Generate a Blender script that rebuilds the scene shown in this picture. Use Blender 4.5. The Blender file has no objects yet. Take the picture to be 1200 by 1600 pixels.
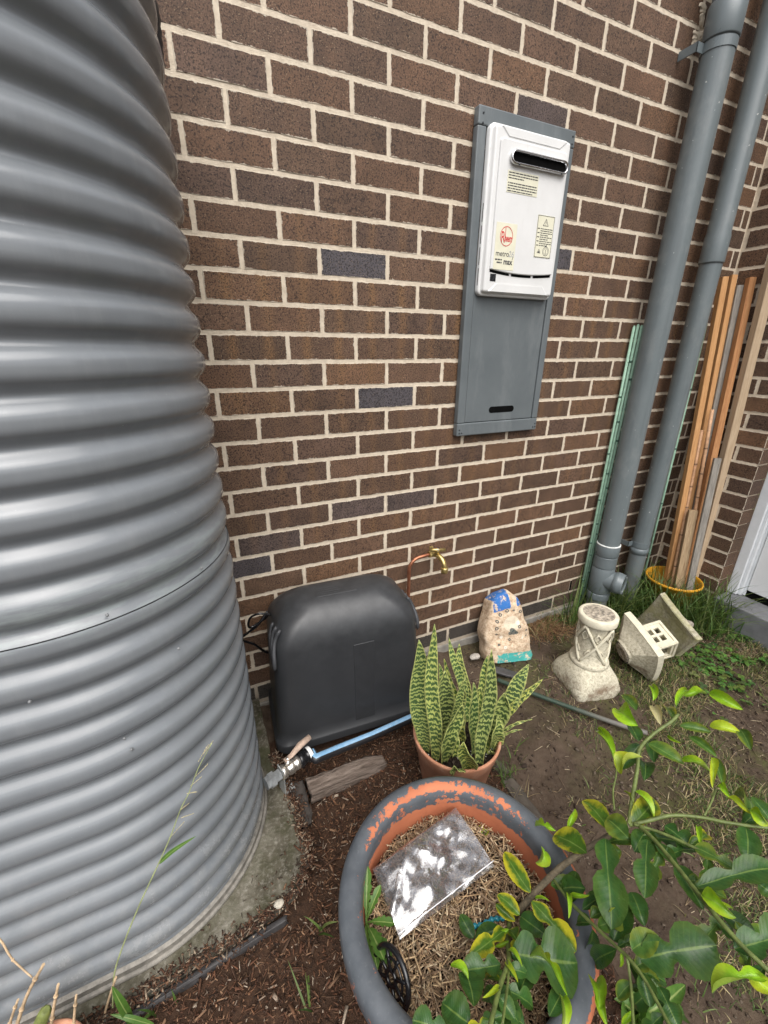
import bpy, bmesh, math, random
import numpy as np
from mathutils import Vector, Matrix, Euler

random.seed(7)
rng = np.random.default_rng(7)
S = bpy.context.scene
COL = S.collection

# ------------------------------------------------------------------ camera
CAM = Vector((-0.2151, -1.4896, 1.4214))
RIGHT = Vector((0.9088, -0.4172, 0.0063)).normalized()
FWD = Vector((0.3909, 0.8456, -0.3634)).normalized()
RIGHT = (RIGHT - FWD * RIGHT.dot(FWD)).normalized()
UP = RIGHT.cross(FWD).normalized()
FPX = 657.35                      # focal length in pixels of the 1200 x 1600 frame
cd = bpy.data.cameras.new('camera')
cam = bpy.data.objects.new('camera', cd)
COL.objects.link(cam)
cam.matrix_world = Matrix(((RIGHT.x, UP.x, -FWD.x, CAM.x), (RIGHT.y, UP.y, -FWD.y, CAM.y),
                           (RIGHT.z, UP.z, -FWD.z, CAM.z), (0, 0, 0, 1)))
cd.sensor_fit = 'VERTICAL'
cd.sensor_height = 24.0
cd.lens = FPX / 1600 * 24.0
cd.clip_start = 0.02
cd.clip_end = 900
S.camera = cam

# ------------------------------------------------------------------ sky, sun, exposure
SUN_EL, SUN_AZ = math.radians(58), math.radians(192)     # azimuth clockwise from +y
W = bpy.data.worlds.new('World')
S.world = W
W.use_nodes = True
wn = W.node_tree
for n in list(wn.nodes):
    wn.nodes.remove(n)
w_out = wn.nodes.new('ShaderNodeOutputWorld')
w_bg = wn.nodes.new('ShaderNodeBackground')
w_sky = wn.nodes.new('ShaderNodeTexSky')
w_sky.sky_type = 'NISHITA'
w_sky.sun_disc = False
w_sky.sun_elevation = SUN_EL
w_sky.sun_rotation = SUN_AZ
w_sky.air_density = 1.0
w_sky.dust_density = 4.0
w_sky.ozone_density = 1.0
w_hsv = wn.nodes.new('ShaderNodeHueSaturation')           # cloud cover takes the blue out
w_hsv.inputs['Saturation'].default_value = 0.26
wn.links.new(w_sky.outputs[0], w_hsv.inputs['Color'])
wn.links.new(w_hsv.outputs[0], w_bg.inputs['Color'])
w_bg.inputs['Strength'].default_value = 0.13
wn.links.new(w_bg.outputs[0], w_out.inputs['Surface'])

sl = bpy.data.lights.new('sun', 'SUN')
sl.energy = 1.5
sl.angle = math.radians(64)
sl.color = (1.0, 0.965, 0.92)
sun = bpy.data.objects.new('sun', sl)
COL.objects.link(sun)
sd = Vector((math.sin(SUN_AZ) * math.cos(SUN_EL), math.cos(SUN_AZ) * math.cos(SUN_EL), math.sin(SUN_EL)))
sun.rotation_euler = sd.to_track_quat('Z', 'Y').to_euler()
sun.location = (0, -3, 6)

S.view_settings.view_transform = 'Standard'
S.view_settings.look = 'None'
S.view_settings.exposure = 0.92
S.view_settings.gamma = 1.0
S.view_settings.use_curve_mapping = False
S.render.engine = 'CYCLES'
S.render.resolution_x, S.render.resolution_y = 768, 1024

# ------------------------------------------------------------------ helpers
def ray(u, v):
    return ((u - 600) / FPX) * RIGHT - ((v - 800) / FPX) * UP + FWD
def at_z(u, v, z=0.0):
    d = ray(u, v); return CAM + d * ((z - CAM.z) / d.z)
def at_y(u, v, y=0.0):
    d = ray(u, v); return CAM + d * ((y - CAM.y) / d.y)
def at_x(u, v, x=0.0):
    d = ray(u, v); return CAM + d * ((x - CAM.x) / d.x)
def at_d(u, v, depth):
    return CAM + ray(u, v) * depth
def to_px(p):
    q = Vector(p) - CAM
    w = q.dot(FWD)
    return 600 + FPX * q.dot(RIGHT) / w, 800 - FPX * q.dot(UP) / w, w

def gz(x, y):                                    # mean height of the soil
    return -0.022 - 0.024 * max(0.0, min(2.6, x)) - 0.012 * max(0.0, min(2.0, -y))

class MB:
    """collects vertices and faces, then links them as one mesh object"""
    def __init__(s):
        s.v, s.f, s.uv, s.c, s.sm = [], [], {}, [], []
    def add(s, vs, fs, smooth=False):
        o = len(s.v)
        s.v += [tuple(p) for p in vs]
        for f in fs:
            s.f.append(tuple(i + o for i in f)); s.sm.append(smooth)
        return o
    def box(s, lo, hi, M=None):
        (a, b, c), (d, e, f) = lo, hi
        vs = [Vector(p) for p in ((a,b,c),(d,b,c),(d,e,c),(a,e,c),(a,b,f),(d,b,f),(d,e,f),(a,e,f))]
        if M is not None: vs = [M @ p for p in vs]
        s.add(vs, [(0,3,2,1),(4,5,6,7),(0,1,5,4),(1,2,6,5),(2,3,7,6),(3,0,4,7)])
        return s
    def bbox(s, lo, hi, r=0.004, M=None, seg=2):
        """box with rounded edges"""
        bm = bmesh.new()
        bmesh.ops.create_cube(bm, size=1)
        sz = Vector(hi) - Vector(lo); ce = (Vector(hi) + Vector(lo)) / 2
        for v in bm.verts:
            v.co = Vector((v.co.x * sz.x, v.co.y * sz.y, v.co.z * sz.z)) + ce
        bmesh.ops.bevel(bm, geom=bm.edges[:], offset=r, segments=seg, affect='EDGES', profile=0.5)
        s.bm(bm, M)
        return s
    def bm(s, bm, M=None, smooth=False):
        bm.verts.index_update()
        vs = [(M @ v.co) if M is not None else v.co.copy() for v in bm.verts]
        s.add(vs, [[v.index for v in f.verts] for f in bm.faces], smooth)
        bm.free()
    def tube(s, pts, rad, n=10, cap=True, smooth=True):
        pts = [Vector(p) for p in pts]
        rs = rad if isinstance(rad, (list, tuple)) else [rad] * len(pts)
        rings = []
        t0 = (pts[1] - pts[0]).normalized()
        ref = Vector((0, 0, 1)) if abs(t0.z) < 0.9 else Vector((1, 0, 0))
        a = t0.cross(ref).normalized()
        vs, fs = [], []
        for i, p in enumerate(pts):
            if i == 0: t = t0
            elif i == len(pts) - 1: t = (pts[i] - pts[i-1]).normalized()
            else: t = (pts[i+1] - pts[i-1]).normalized()
            a = (a - t * a.dot(t)).normalized()
            b = t.cross(a)
            for k in range(n):
                g = 2 * math.pi * k / n
                vs.append(p + (a * math.cos(g) + b * math.sin(g)) * rs[i])
        for i in range(len(pts) - 1):
            for k in range(n):
                k2 = (k + 1) % n
                fs.append((i*n+k, i*n+k2, (i+1)*n+k2, (i+1)*n+k))
        o = s.add(vs, fs, smooth)
        if cap:
            s.add([], []); m = len(vs)
            s.f.append(tuple(o + k for k in reversed(range(n)))); s.sm.append(False)
            s.f.append(tuple(o + m - n + k for k in range(n))); s.sm.append(False)
        return s
    def lathe(s, prof, M=None, n=32, smooth=True, closed=False):
        """profile of (radius, z) turned about z"""
        vs, fs = [], []
        for (r, z) in prof:
            for k in range(n):
                g = 2 * math.pi * k / n
                p = Vector((r * math.cos(g), r * math.sin(g), z))
                vs.append(M @ p if M is not None else p)
        m = len(prof)
        for i in range(m - 1):
            for k in range(n):
                k2 = (k + 1) % n
                fs.append((i*n+k, i*n+k2, (i+1)*n+k2, (i+1)*n+k))
        o = s.add(vs, fs, smooth)
        if closed:
            s.f.append(tuple(o + k for k in reversed(range(n)))); s.sm.append(False)
            s.f.append(tuple(o + (m-1)*n + k for k in range(n))); s.sm.append(False)
        return s
    def grid(s, P, smooth=True, wrap_u=False):
        """P[i][j] grid of points"""
        ni, nj = len(P), len(P[0])
        vs = [p for r in P for p in r]
        fs = []
        for i in range(ni - 1):
            for j in range(nj if wrap_u else nj - 1):
                j2 = (j + 1) % nj
                fs.append((i*nj+j, i*nj+j2, (i+1)*nj+j2, (i+1)*nj+j))
        return s.add(vs, fs, smooth)
    def mesh(s, name, mat=None, origin=(0,0,0)):
        me = bpy.data.meshes.new(name)
        o = Vector(origin)
        me.from_pydata([tuple(Vector(p) - o) for p in s.v], [], s.f)
        if any(s.sm):
            me.polygons.foreach_set('use_smooth', s.sm)
        if mat: me.materials.append(mat)
        me.update()
        return me
    def build(s, name, mat=None, parent=None, origin=None, kind=None):
        """parent: the part's points are given in world space and stored about the parent's base"""
        if origin is None:
            origin = WORLD[parent.name] if parent else (0, 0, 0)
        ob = bpy.data.objects.new(name, s.mesh(name, mat, origin))
        return link(ob, parent, origin, kind)

WORLD = {}
def link(ob, parent=None, origin=(0,0,0), kind=None):
    COL.objects.link(ob)
    WORLD[ob.name] = Vector(origin)
    if parent:
        ob.parent = parent
        ob.location = Vector(origin) - WORLD[parent.name]
    else:
        ob.location = Vector(origin)
    if kind: ob['kind'] = kind
    return ob
def thing(name, label, cat, loc=(0,0,0), group=None):
    ob = bpy.data.objects.new(name, None)
    ob.empty_display_size = 0.05
    link(ob, None, loc)
    return tag(ob, label, cat, group)
def tag(ob, label, cat, group=None):
    ob['label'] = label; ob['category'] = cat
    if group: ob['group'] = group
    return ob

def np_mesh(name, V, F, mat=None, cols=None, smooth=False, uv=None):
    """quads from numpy arrays; cols = one colour per face"""
    me = bpy.data.meshes.new(name)
    nV, nF, k = len(V), len(F), F.shape[1]
    me.vertices.add(nV); me.vertices.foreach_set('co', np.asarray(V, np.float32).ravel())
    me.loops.add(nF * k); me.loops.foreach_set('vertex_index', F.astype(np.int32).ravel())
    me.polygons.add(nF)
    me.polygons.foreach_set('loop_start', np.arange(0, nF * k, k, dtype=np.int32))
    me.polygons.foreach_set('loop_total', np.full(nF, k, np.int32))
    if smooth: me.polygons.foreach_set('use_smooth', np.ones(nF, bool))
    if cols is not None:
        at = me.attributes.new('tint', 'FLOAT_COLOR', 'FACE')
        at.data.foreach_set('color', np.c_[cols, np.ones(len(cols))].astype(np.float32).ravel())
    if uv is not None:
        l = me.uv_layers.new(name='UVMap')
        l.data.foreach_set('uv', uv[F.ravel()].astype(np.float32).ravel())
    if mat: me.materials.append(mat)
    me.update(calc_edges=True)
    me.validate()
    return me

# value noise in numpy
_perm = rng.permutation(512)
def _h(ix, iy):
    return _perm[(_perm[ix % 512] + iy) % 512] / 511.0
def vnoise(x, y):
    x = np.asarray(x, float) + 1000; y = np.asarray(y, float) + 1000
    ix, iy = np.floor(x).astype(int), np.floor(y).astype(int)
    fx, fy = x - ix, y - iy
    fx = fx * fx * (3 - 2 * fx); fy = fy * fy * (3 - 2 * fy)
    a, b = _h(ix, iy), _h(ix + 1, iy); c, d = _h(ix, iy + 1), _h(ix + 1, iy + 1)
    return (a + (b - a) * fx) * (1 - fy) + (c + (d - c) * fx) * fy
def fbm(x, y, o=4):
    s, a, t = 0, 1.0, 0
    for i in range(o):
        s = s + a * vnoise(np.asarray(x) * 2 ** i + 17 * i, np.asarray(y) * 2 ** i + 5 * i); t += a; a *= .5
    return s / t

# ------------------------------------------------------------------ material helpers
class NT:
    def __init__(s, m):
        s.t = m.node_tree; s.t.nodes.clear()
    def n(s, typ, ins=None, **props):
        nd = s.t.nodes.new(typ)
        for k, v in props.items(): setattr(nd, k, v)
        for k, v in (ins or {}).items(): s.set(nd.inputs[k], v)
        return nd
    def set(s, sock, v):
        if hasattr(v, 'is_output') or isinstance(v, bpy.types.NodeSocket): s.t.links.new(v, sock)
        elif isinstance(v, bpy.types.Node): s.t.links.new(v.outputs[0], sock)
        else:
            if sock.type == 'RGBA' and len(v) == 3: v = (*v, 1)
            sock.default_value = v
    def noise(s, vec, scale, detail=4, rough=.6, dist=0):
        return s.n('ShaderNodeTexNoise', {'Vector': vec, 'Scale': scale, 'Detail': detail, 'Roughness': rough, 'Distortion': dist}).outputs[0]
    def ramp(s, fac, stops, interp='LINEAR'):
        nd = s.n('ShaderNodeValToRGB', {'Fac': fac}); r = nd.color_ramp; r.interpolation = interp
        while len(r.elements) < len(stops): r.elements.new(.5)
        for e, (p, c) in zip(r.elements, stops):
            e.position = p; e.color = (c, c, c, 1) if isinstance(c, (int, float)) else (*c, 1)
        return nd.outputs[0]
    def mix(s, fac, a, b, mode='MIX'):
        nd = s.n('ShaderNodeMix', data_type='RGBA', blend_type=mode)
        s.set(nd.inputs[0], fac); s.set(nd.inputs[6], a); s.set(nd.inputs[7], b)
        return nd.outputs[2]
    def m(s, op, a, b=None, c=None, clamp=False):
        nd = s.n('ShaderNodeMath', operation=op, use_clamp=clamp)
        for i, x in enumerate((a, b, c)):
            if x is not None: s.set(nd.inputs[i], x)
        return nd.outputs[0]
    def vm(s, op, a, b):
        nd = s.n('ShaderNodeVectorMath', operation=op)
        s.set(nd.inputs[0], a)
        if op == 'SCALE': s.set(nd.inputs[3], b)
        else: s.set(nd.inputs[1], b)
        return nd.outputs[0]
    def xyz(s, vec):
        return s.n('ShaderNodeSeparateXYZ', {0: vec}).outputs
    def bump(s, h, strength=.5, dist=.002, nrm=None):
        nd = s.n('ShaderNodeBump', {'Height': h, 'Strength': strength, 'Distance': dist})
        if nrm is not None: s.set(nd.inputs['Normal'], nrm)
        return nd.outputs[0]
    def out(s, color, rough=.6, normal=None, metal=0.0, spec=.5, **kw):
        p = s.n('ShaderNodeBsdfPrincipled', {'Base Color': color, 'Roughness': rough, 'Metallic': metal, 'Specular IOR Level': spec})
        for k, v in kw.items(): s.set(p.inputs[k.replace('_', ' ')], v)
        if normal is not None: s.set(p.inputs['Normal'], normal)
        o = s.n('ShaderNodeOutputMaterial', {'Surface': p.outputs[0]})
        return p
    def obj(s): return s.n('ShaderNodeTexCoord').outputs['Object']
    def uv(s): return s.n('ShaderNodeTexCoord').outputs['UV']
    def pos(s): return s.n('ShaderNodeNewGeometry').outputs['Position']
def mat(name):
    m = bpy.data.materials.new(name); m.use_nodes = True
    return m, NT(m)
def simple(name, col, rough=.6, metal=0.0, var=.25, scale=30, bump=.15, spec=.5, bscale=None):
    """one colour broken up by noise, with fine relief"""
    m, t = mat(name)
    o = t.obj()
    f = t.noise(o, scale, 5)
    d = [c * (1 - var) for c in col]; l = [min(1, c * (1 + var)) for c in col]
    c = t.ramp(f, [(.3, d), (.7, l)])
    b = t.bump(t.noise(o, bscale or scale * 6, 4), bump, .002)
    r = t.ramp(t.noise(o, scale * 2.3, 3), [(.3, max(0, rough - .08)), (.7, min(1, rough + .08))])
    t.out(c, r, b, metal, spec)
    return m
def tint_mat(name, rough=.8, bscale=300, bump=.3, gain=1.0):
    """colour comes from each piece's own tint attribute"""
    m, t = mat(name)
    a = t.n('ShaderNodeAttribute', attribute_name='tint').outputs['Color']
    p = t.pos()
    f = t.ramp(t.noise(p, bscale, 3), [(.3, .7), (.7, 1.25)])
    c = t.mix(1.0, a, f, 'MULTIPLY')
    t.out(c, rough, t.bump(t.noise(p, bscale * 1.5, 3), bump, .001), spec=.3)
    return m
# ------------------------------------------------------------------ ground sheet
m_soil, t = mat('soil')
p = t.pos()
n1 = t.noise(p, 9, 6, .62); n2 = t.noise(p, 70, 6, .7); n3 = t.noise(p, 420, 3, .7)
c = t.ramp(n1, [(.28, (.032, .0205, .014)), (.5, (.057, .038, .0255)), (.72, (.092, .065, .045))])
c = t.mix(t.ramp(n2, [(.4, 0), (.75, .7)]), c, (.095, .071, .052))
c = t.mix(t.ramp(n3, [(.62, 0), (.78, .5)]), c, (.17, .135, .10))
moss = t.m('MULTIPLY', t.ramp(t.noise(t.vm('ADD', p, (3.1, 8.2, 0)), 4.2, 4, .6), [(.46, 0), (.62, 1)]), t.ramp(n2, [(.35, .15), (.6, .85)]))
sx = t.xyz(p)
moss = t.m('MULTIPLY', moss, t.ramp(t.m('MULTIPLY', sx[0], .4), [(.3, 0), (.48, 1)]))
c = t.mix(moss, c, (.060, .066, .018))
a = t.n('ShaderNodeAttribute', attribute_name='mulch').outputs['Fac']
c = t.mix(a, c, t.ramp(n2, [(.3, (.022, .012, .0075)), (.7, (.07, .037, .021))]))
h = t.m('ADD', t.m('MULTIPLY', n2, .6), t.m('MULTIPLY', n3, .4))
t.out(c, .92, t.bump(h, .9, .006), spec=.25)

def sheet_axis(fine0, fine1, step, far0, far1):
    a = list(np.arange(fine0, fine1 + 1e-6, step))
    lo, d = [], step
    x = a[0]
    while x > far0:
        d *= 1.6; x -= d; lo.append(x)
    hi, d = [], step
    x = a[-1]
    while x < far1:
        d *= 1.6; x += d; hi.append(x)
    return np.array(lo[::-1] + a + hi)
gx = sheet_axis(-1.0, 2.7, .011, -320, 320)
gy = sheet_axis(-2.1, 0.12, .011, -320, 320)
GX, GY = np.meshgrid(gx, gy, indexing='ij')
def np_gz(x, y):
    return -0.022 - 0.024 * np.clip(x, 0, 2.6) - 0.012 * np.clip(-y, 0, 2.0)
def in_mulch(x, y):
    e = .645 + .02 * np.sin(y * 9) - .33 * np.clip(-y - .95, 0, 2)
    return np.clip((e - x) / .03, 0, 1) * (y < -.2) * (x > -3)
def soil_h(x, y):
    near = np.exp(-np.maximum(0, np.hypot(x - .9, y + .9) - 2.2) / 3)
    h = .050 * (fbm(x * 3.2, y * 3.2, 3) - .5) + .022 * (fbm(x * 17, y * 17, 3) - .5) + .008 * (fbm(x * 60, y * 60, 2) - .5)
    return np_gz(x, y) + h * near
GZ = soil_h(GX, GY)
V = np.stack([GX, GY, GZ], -1).reshape(-1, 3)
ni, nj = GX.shape
I = np.arange(ni * nj).reshape(ni, nj)
F = np.stack([I[:-1, :-1], I[1:, :-1], I[1:, 1:], I[:-1, 1:]], -1).reshape(-1, 4)
me = np_mesh('ground', V, F, m_soil, smooth=True)
at_ = me.attributes.new('mulch', 'FLOAT', 'POINT')
at_.data.foreach_set('value', in_mulch(GX, GY).astype(np.float32).ravel())
ground = bpy.data.objects.new('ground', me); link(ground, kind='structure')
def ground_at(x, y):
    return float(soil_h(np.array([x]), np.array([y]))[0])

# ------------------------------------------------------------------ brick walls
BX, BZ, JT = .240, .086, .010
m_mortar, t = mat('mortar')
p = t.pos()
c = t.ramp(t.noise(p, 40, 5, .65), [(.3, (.50, .42, .325)), (.7, (.69, .60, .475))])
c = t.mix(t.ramp(t.noise(p, 500, 3), [(.6, 0), (.8, .5)]), c, (.36, .29, .21))
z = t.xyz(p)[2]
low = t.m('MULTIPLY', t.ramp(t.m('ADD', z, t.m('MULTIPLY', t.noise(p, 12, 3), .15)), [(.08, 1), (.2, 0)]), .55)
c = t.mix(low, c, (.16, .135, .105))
hb = t.m('ADD', t.noise(p, 130, 4, .7), t.m('MULTIPLY', t.noise(p, 700, 2), .5))
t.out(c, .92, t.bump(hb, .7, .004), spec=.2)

def brick_material(name, joined):
    m, t = mat(name)
    if joined:
        vec = t.pos()
        r = t.n('ShaderNodeNewGeometry').outputs['Random Per Island']
        base = t.ramp(r, [(0, (.088, .053, .035)), (.3, (.115, .070, .044)), (.6, (.095, .062, .044)), (.9, (.122, .072, .042)), (1, (.08, .06, .05))])
        stripe = None
    else:
        o = t.obj(); oi = t.n('ShaderNodeObjectInfo')
        rnd = oi.outputs['Random']
        vec = t.vm('ADD', o, t.vm('SCALE', t.n('ShaderNodeCombineXYZ', {0: rnd, 1: t.m('MULTIPLY', rnd, 3.7), 2: t.m('MULTIPLY', rnd, 7.1)}).outputs[0], 31.0))
        base = oi.outputs['Color']
        x = t.xyz(o)
        ax = t.m('ABSOLUTE', x[0])
        wob = t.m('MULTIPLY', t.m('SUBTRACT', t.noise(vec, 26, 3), .5), .03)
        g = t.m('SUBTRACT', t.m('ADD', ax, wob), .056)
        g = t.m('POWER', 2.718, t.m('MULTIPLY', t.m('MULTIPLY', g, g), -4200.0))
        stripe = t.m('MULTIPLY', g, t.m('MULTIPLY', oi.outputs['Alpha'], .85))
    big = t.noise(vec, 14, 4, .6)
    c = t.mix(1.0, base, t.ramp(big, [(.3, .78), (.7, 1.22)]), 'MULTIPLY')
    if stripe is not None:
        c = t.mix(stripe, c, (.185, .098, .042))
    fine = t.noise(vec, 215, 3, .66)
    c = t.mix(t.ramp(fine, [(.51, 0), (.585, .92)]), c, t.mix(1.0, c, (.20, .18, .18), 'MULTIPLY'))
    spk = t.noise(t.vm('ADD', vec, (4.2, 1.7, 9.1)), 390, 2, .5)
    c = t.mix(t.ramp(spk, [(.64, 0), (.70, .7)]), c, (.36, .26, .165))
    pit = t.n('ShaderNodeTexVoronoi', {'Vector': vec, 'Scale': 230.0})
    pv = t.m('MULTIPLY', t.ramp(pit.outputs['Distance'], [(.12, 1), (.26, 0)]), t.ramp(t.xyz(pit.outputs['Color'])[0], [(.72, 0), (.78, 1)]))
    c = t.mix(t.m('MULTIPLY', pv, .9), c, (.012, .009, .008))
    P = t.pos(); z = t.xyz(P)[2]
    if not joined:      # mortar smeared over the arrises
        L = t.n('ShaderNodeAttribute', attribute_name='half', attribute_type='OBJECT').outputs['Fac']
        d = t.m('MINIMUM', t.m('SUBTRACT', L, t.m('ABSOLUTE', x[0])), t.m('SUBTRACT', .038, t.m('ABSOLUTE', x[2])))
        th = t.m('MULTIPLY', t.m('POWER', t.noise(vec, 48, 5, .75), 3.0), .020)
        sm = t.m('LESS_THAN', d, th)
        fr_ = t.m('LESS_THAN', t.xyz(t.n('ShaderNodeTexCoord').outputs['Normal'])[1], -.6)
        c = t.mix(t.m('MULTIPLY', t.m('MULTIPLY', sm, fr_), .75), c, (.56, .49, .39))
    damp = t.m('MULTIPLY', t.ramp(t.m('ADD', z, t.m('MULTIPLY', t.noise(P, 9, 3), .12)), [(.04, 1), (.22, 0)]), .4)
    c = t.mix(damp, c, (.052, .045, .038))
    h = t.m('SUBTRACT', t.m('ADD', t.noise(vec, 330, 4, .7), t.m('MULTIPLY', t.noise(vec, 60, 3), .6)), pv)
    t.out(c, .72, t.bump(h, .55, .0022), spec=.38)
    return m
m_brick = brick_material('brick', False)
m_brick_j = brick_material('brick_joined', True)

def brick_points(L, D, seed, H=.076):
    """brick with an uneven outline; front at y = -D/2"""
    r = random.Random(seed)
    nx = 7 if L > .15 else 4
    top = [(-L/2 + L * k / nx, H / 2) for k in range(nx)]
    out = []
    for k in range(nx): out.append((-L/2 + L * k / nx, -H/2))
    out.append((L/2, -H/2)); out.append((L/2, 0))
    for k in range(nx): out.append((L/2 - L * k / nx, H/2))
    out.append((-L/2, H/2)); out.append((-L/2, 0))
    j = [(x + r.uniform(-.0011, .0011), z + r.uniform(-.0013, .0013)) for x, z in out]
    n = len(j)
    b = .0020
    vs = []
    y0 = -D/2
    for x, z in j: vs.append((x, D/2, z))
    for x, z in j: vs.append((x, y0 + b, z))
    for x, z in j:
        vs.append((x - math.copysign(b, x) * (abs(x) > L/2 - .004), y0 + r.uniform(-.0005, .0005), z - math.copysign(b, z) * (abs(z) > H/2 - .004)))
    fs = []
    for q in (0, 1):
        for k in range(n):
            fs.append((q*n + k, q*n + (k+1) % n, (q+1)*n + (k+1) % n, (q+1)*n + k))
    fs.append(tuple(range(2*n, 3*n)))
    return vs, fs
BCACHE = {}
def brick_mesh(L, D, seed):
    key = (round(L, 3), round(D, 3), seed % 9)
    if key not in BCACHE:
        vs, fs = brick_points(L, D, seed % 9 + 100)
        mb = MB(); mb.add(vs, fs)
        BCACHE[key] = mb.mesh('brick', m_brick)
    return BCACHE[key]
def brick_tone(r):
    k = r.random()
    if k < .38: c = (.108, .061, .038)
    elif k < .62: c = (.124, .067, .039)
    elif k < .82: c = (.100, .058, .036)
    elif k < .93: c = (.136, .073, .040)
    else: c = (.092, .054, .037)
    f = r.uniform(.85, 1.15)
    return [v * f for v in c]
BLUE = {(-4, 1): 1, (1, 1.5): 1, (6, 1): .6, (6, 2): .5, (8, -1): .9, (7, -.5): .5, (-10, 4): .55, (-5, 4.5): 1, (0, 5.5): .4}
STRIPED = {r: .5 + .5 * (r in (-3, -2, -1)) for r in range(-5, 8)}

wall = thing('brick_wall', 'long dark brown brick wall with cream mortar behind the pump cover and water heater', 'wall', (1.0, 0, 0))
mb = MB()
mb.box((-3.0, 0, -.3), (2.456, .10, 3.35))
mb.build('mortar', m_mortar, wall)
mb = MB()
mb.box((-3.0, -.012, -.3), (2.44, -.0005, -.012))
m_slab = simple('slab_concrete', (.22, .205, .18), .9, var=.35, scale=18, bump=.5)
mb.build('footing', m_slab, wall)

items = []
PANEL = (.80, 1.205, 1.095, 2.145)
for row in range(-23, 16):
    zc = (15.5 - row) * BZ
    half = (row % 2) != 0
    k = -12.5 if half else -12.0
    while True:
        x0, x1 = k * BX + JT/2, (k + 1) * BX - JT/2
        if x0 > 2.42: break
        x1 = min(x1, 2.448)
        hid = x0 > PANEL[0] - .02 and x1 < PANEL[1] + .02 and zc - .04 > PANEL[2] and zc + .04 < PANEL[3]
        if not hid:
            u, v, w = to_px(((x0 + x1)/2, 0, zc))
            wall_left = -.1316 - .06
            vis = x1 > -.14 and w > .2 and -60 < u < 1260 and -60 < v < 1660
            A = (x1 - x0) / (w * w) if vis else 0
            items.append((A, row, k, x0, x1, zc))
        k += 1
items.sort(key=lambda q: -q[0])
R = random.Random(11)
joined = MB()
for n_, (A, row, k, x0, x1, zc) in enumerate(items):
    L = x1 - x0
    D = .060
    c = ((x0 + x1)/2, D/2 - .0013 + R.uniform(-.0005, .0005), zc)
    if n_ < 299 and A > 0:
        ob = bpy.data.objects.new('brick', brick_mesh(L, D, R.randrange(99)))
        link(ob, wall, c)
        ob.rotation_euler = (0, R.uniform(-.004, .004), R.uniform(-.004, .004))
        tone = brick_tone(R)
        b = BLUE.get((row, k), 0)
        blue = (.070, .062, .068)
        tone = [a * (1 - b) + q * b for a, q in zip(tone, blue)]
        st = STRIPED.get(row, .12) * (R.random() ** .6) * (1 - b)
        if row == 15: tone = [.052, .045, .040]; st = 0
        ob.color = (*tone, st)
        ob['half'] = L / 2
    else:
        vs, fs = brick_points(L, D, R.randrange(99))
        joined.add([(x + c[0], y + c[1], z + c[2]) for x, y, z in vs], fs)
joined.build('brick_course', m_brick_j, wall, kind='stuff')
mb = MB(); mb.box((7*BX - .004, -.0052, 1*BZ + .012), (7*BX + .004, -.0006, 2*BZ - .012))
m_black = simple('black_gap', (.004, .004, .004), .95, var=.2, spec=.05)
mb.build('weep_hole', m_black, wall)

# the return wall with the door opening
XR = 2.456
rwall = thing('brick_wall', 'short return brick wall at right beside the white door, timber leaning on it', 'wall', (XR, -.2, 0))
mb = MB()
mb.box((XR, -.3595, -.3), (XR + .105, .10, 3.35))
mb.box((XR, -3.2, -.3), (XR + .105, -1.40, 3.35))
mb.box((XR, -1.40, 2.20), (XR + .105, -.3595, 3.35))
mb.build('mortar', m_mortar, rwall)
joined = MB()
RZ = Matrix.Rotation(-math.pi/2, 4, 'Z')          # front (-y) turns to -x
for row in range(-23, 16):
    zc = (15.5 - row) * BZ
    half = (row % 2) != 0
    spans = [(-.368, -.258), (-.248, -.018)] if half else [(-.368, -.138), (-.128, -.004)]
    if zc > 2.2:
        for q in range(5): spans.append((-.378 - .24*q - .23, -.378 - .24*q))
    for q in range(8):
        a = -1.41 - .24 * q - (.12 if half else 0)
        spans.append((a - .23, a))
    for (y0, y1) in spans:
        L = y1 - y0
        D = .112
        c = Vector((XR + D/2 - .0013 + R.uniform(-.0005, .0005), (y0 + y1)/2, zc))
        u, v, w = to_px(c)
        if y0 > -.4 and w > 0 and u < 1290 and -80 < v < 1700 and zc > .06 and zc < 2.7:
            ob = bpy.data.objects.new('brick', brick_mesh(L, D, R.randrange(99)))
            link(ob, rwall, c)
            ob.rotation_euler = (R.uniform(-.004, .004), 0, -math.pi/2)
            ob.color = (*brick_tone(R), .1 * R.random())
            ob['half'] = L / 2
        elif zc > 0.03 or y0 > -.3:
            vs, fs = brick_points(L, D, R.randrange(99))
            joined.add([RZ @ Vector(q) + c for q in vs], fs)
joined.build('brick_course', m_brick_j, rwall, kind='stuff')

# door and threshold
m_white = simple('white_door_paint', (.74, .75, .76), .35, var=.03, scale=6, bump=.03)
m_whitef = simple('white_frame_metal', (.66, .68, .70), .4, var=.06, scale=14, bump=.05)
door = thing('door', 'white door in a stepped white frame above the grey threshold', 'door', (XR + .15, -.9, .10))
mb = MB()
for (y0, y1) in ((-.368, -.418), (-1.40, -1.35)):
    s_ = 1 if y0 > y1 else -1
    mb.bbox((XR + .112, min(y0, y1), .078), (XR + .20, max(y0, y1), 2.19), .004)
    ya, yb = sorted((y1, y1 - s_ * .016)); mb.bbox((XR + .128, ya, .078), (XR + .20, yb, 2.15), .003)
    ya, yb = sorted((y1 - s_ * .016, y1 - s_ * .03)); mb.bbox((XR + .150, ya, .078), (XR + .20, yb, 2.13), .003)
mb.bbox((XR + .112, -1.35, 2.14), (XR + .20, -.418, 2.19), .004)
mb.build('door_frame', m_whitef, door)
mb = MB(); mb.bbox((XR + .146, -1.318, .118), (XR + .186, -.450, 2.128), .003)
mb.build('door_leaf', m_white, door)
mb = MB(); mb.box((XR + .152, -1.33, .074), (XR + .19, -.44, .117))
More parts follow.
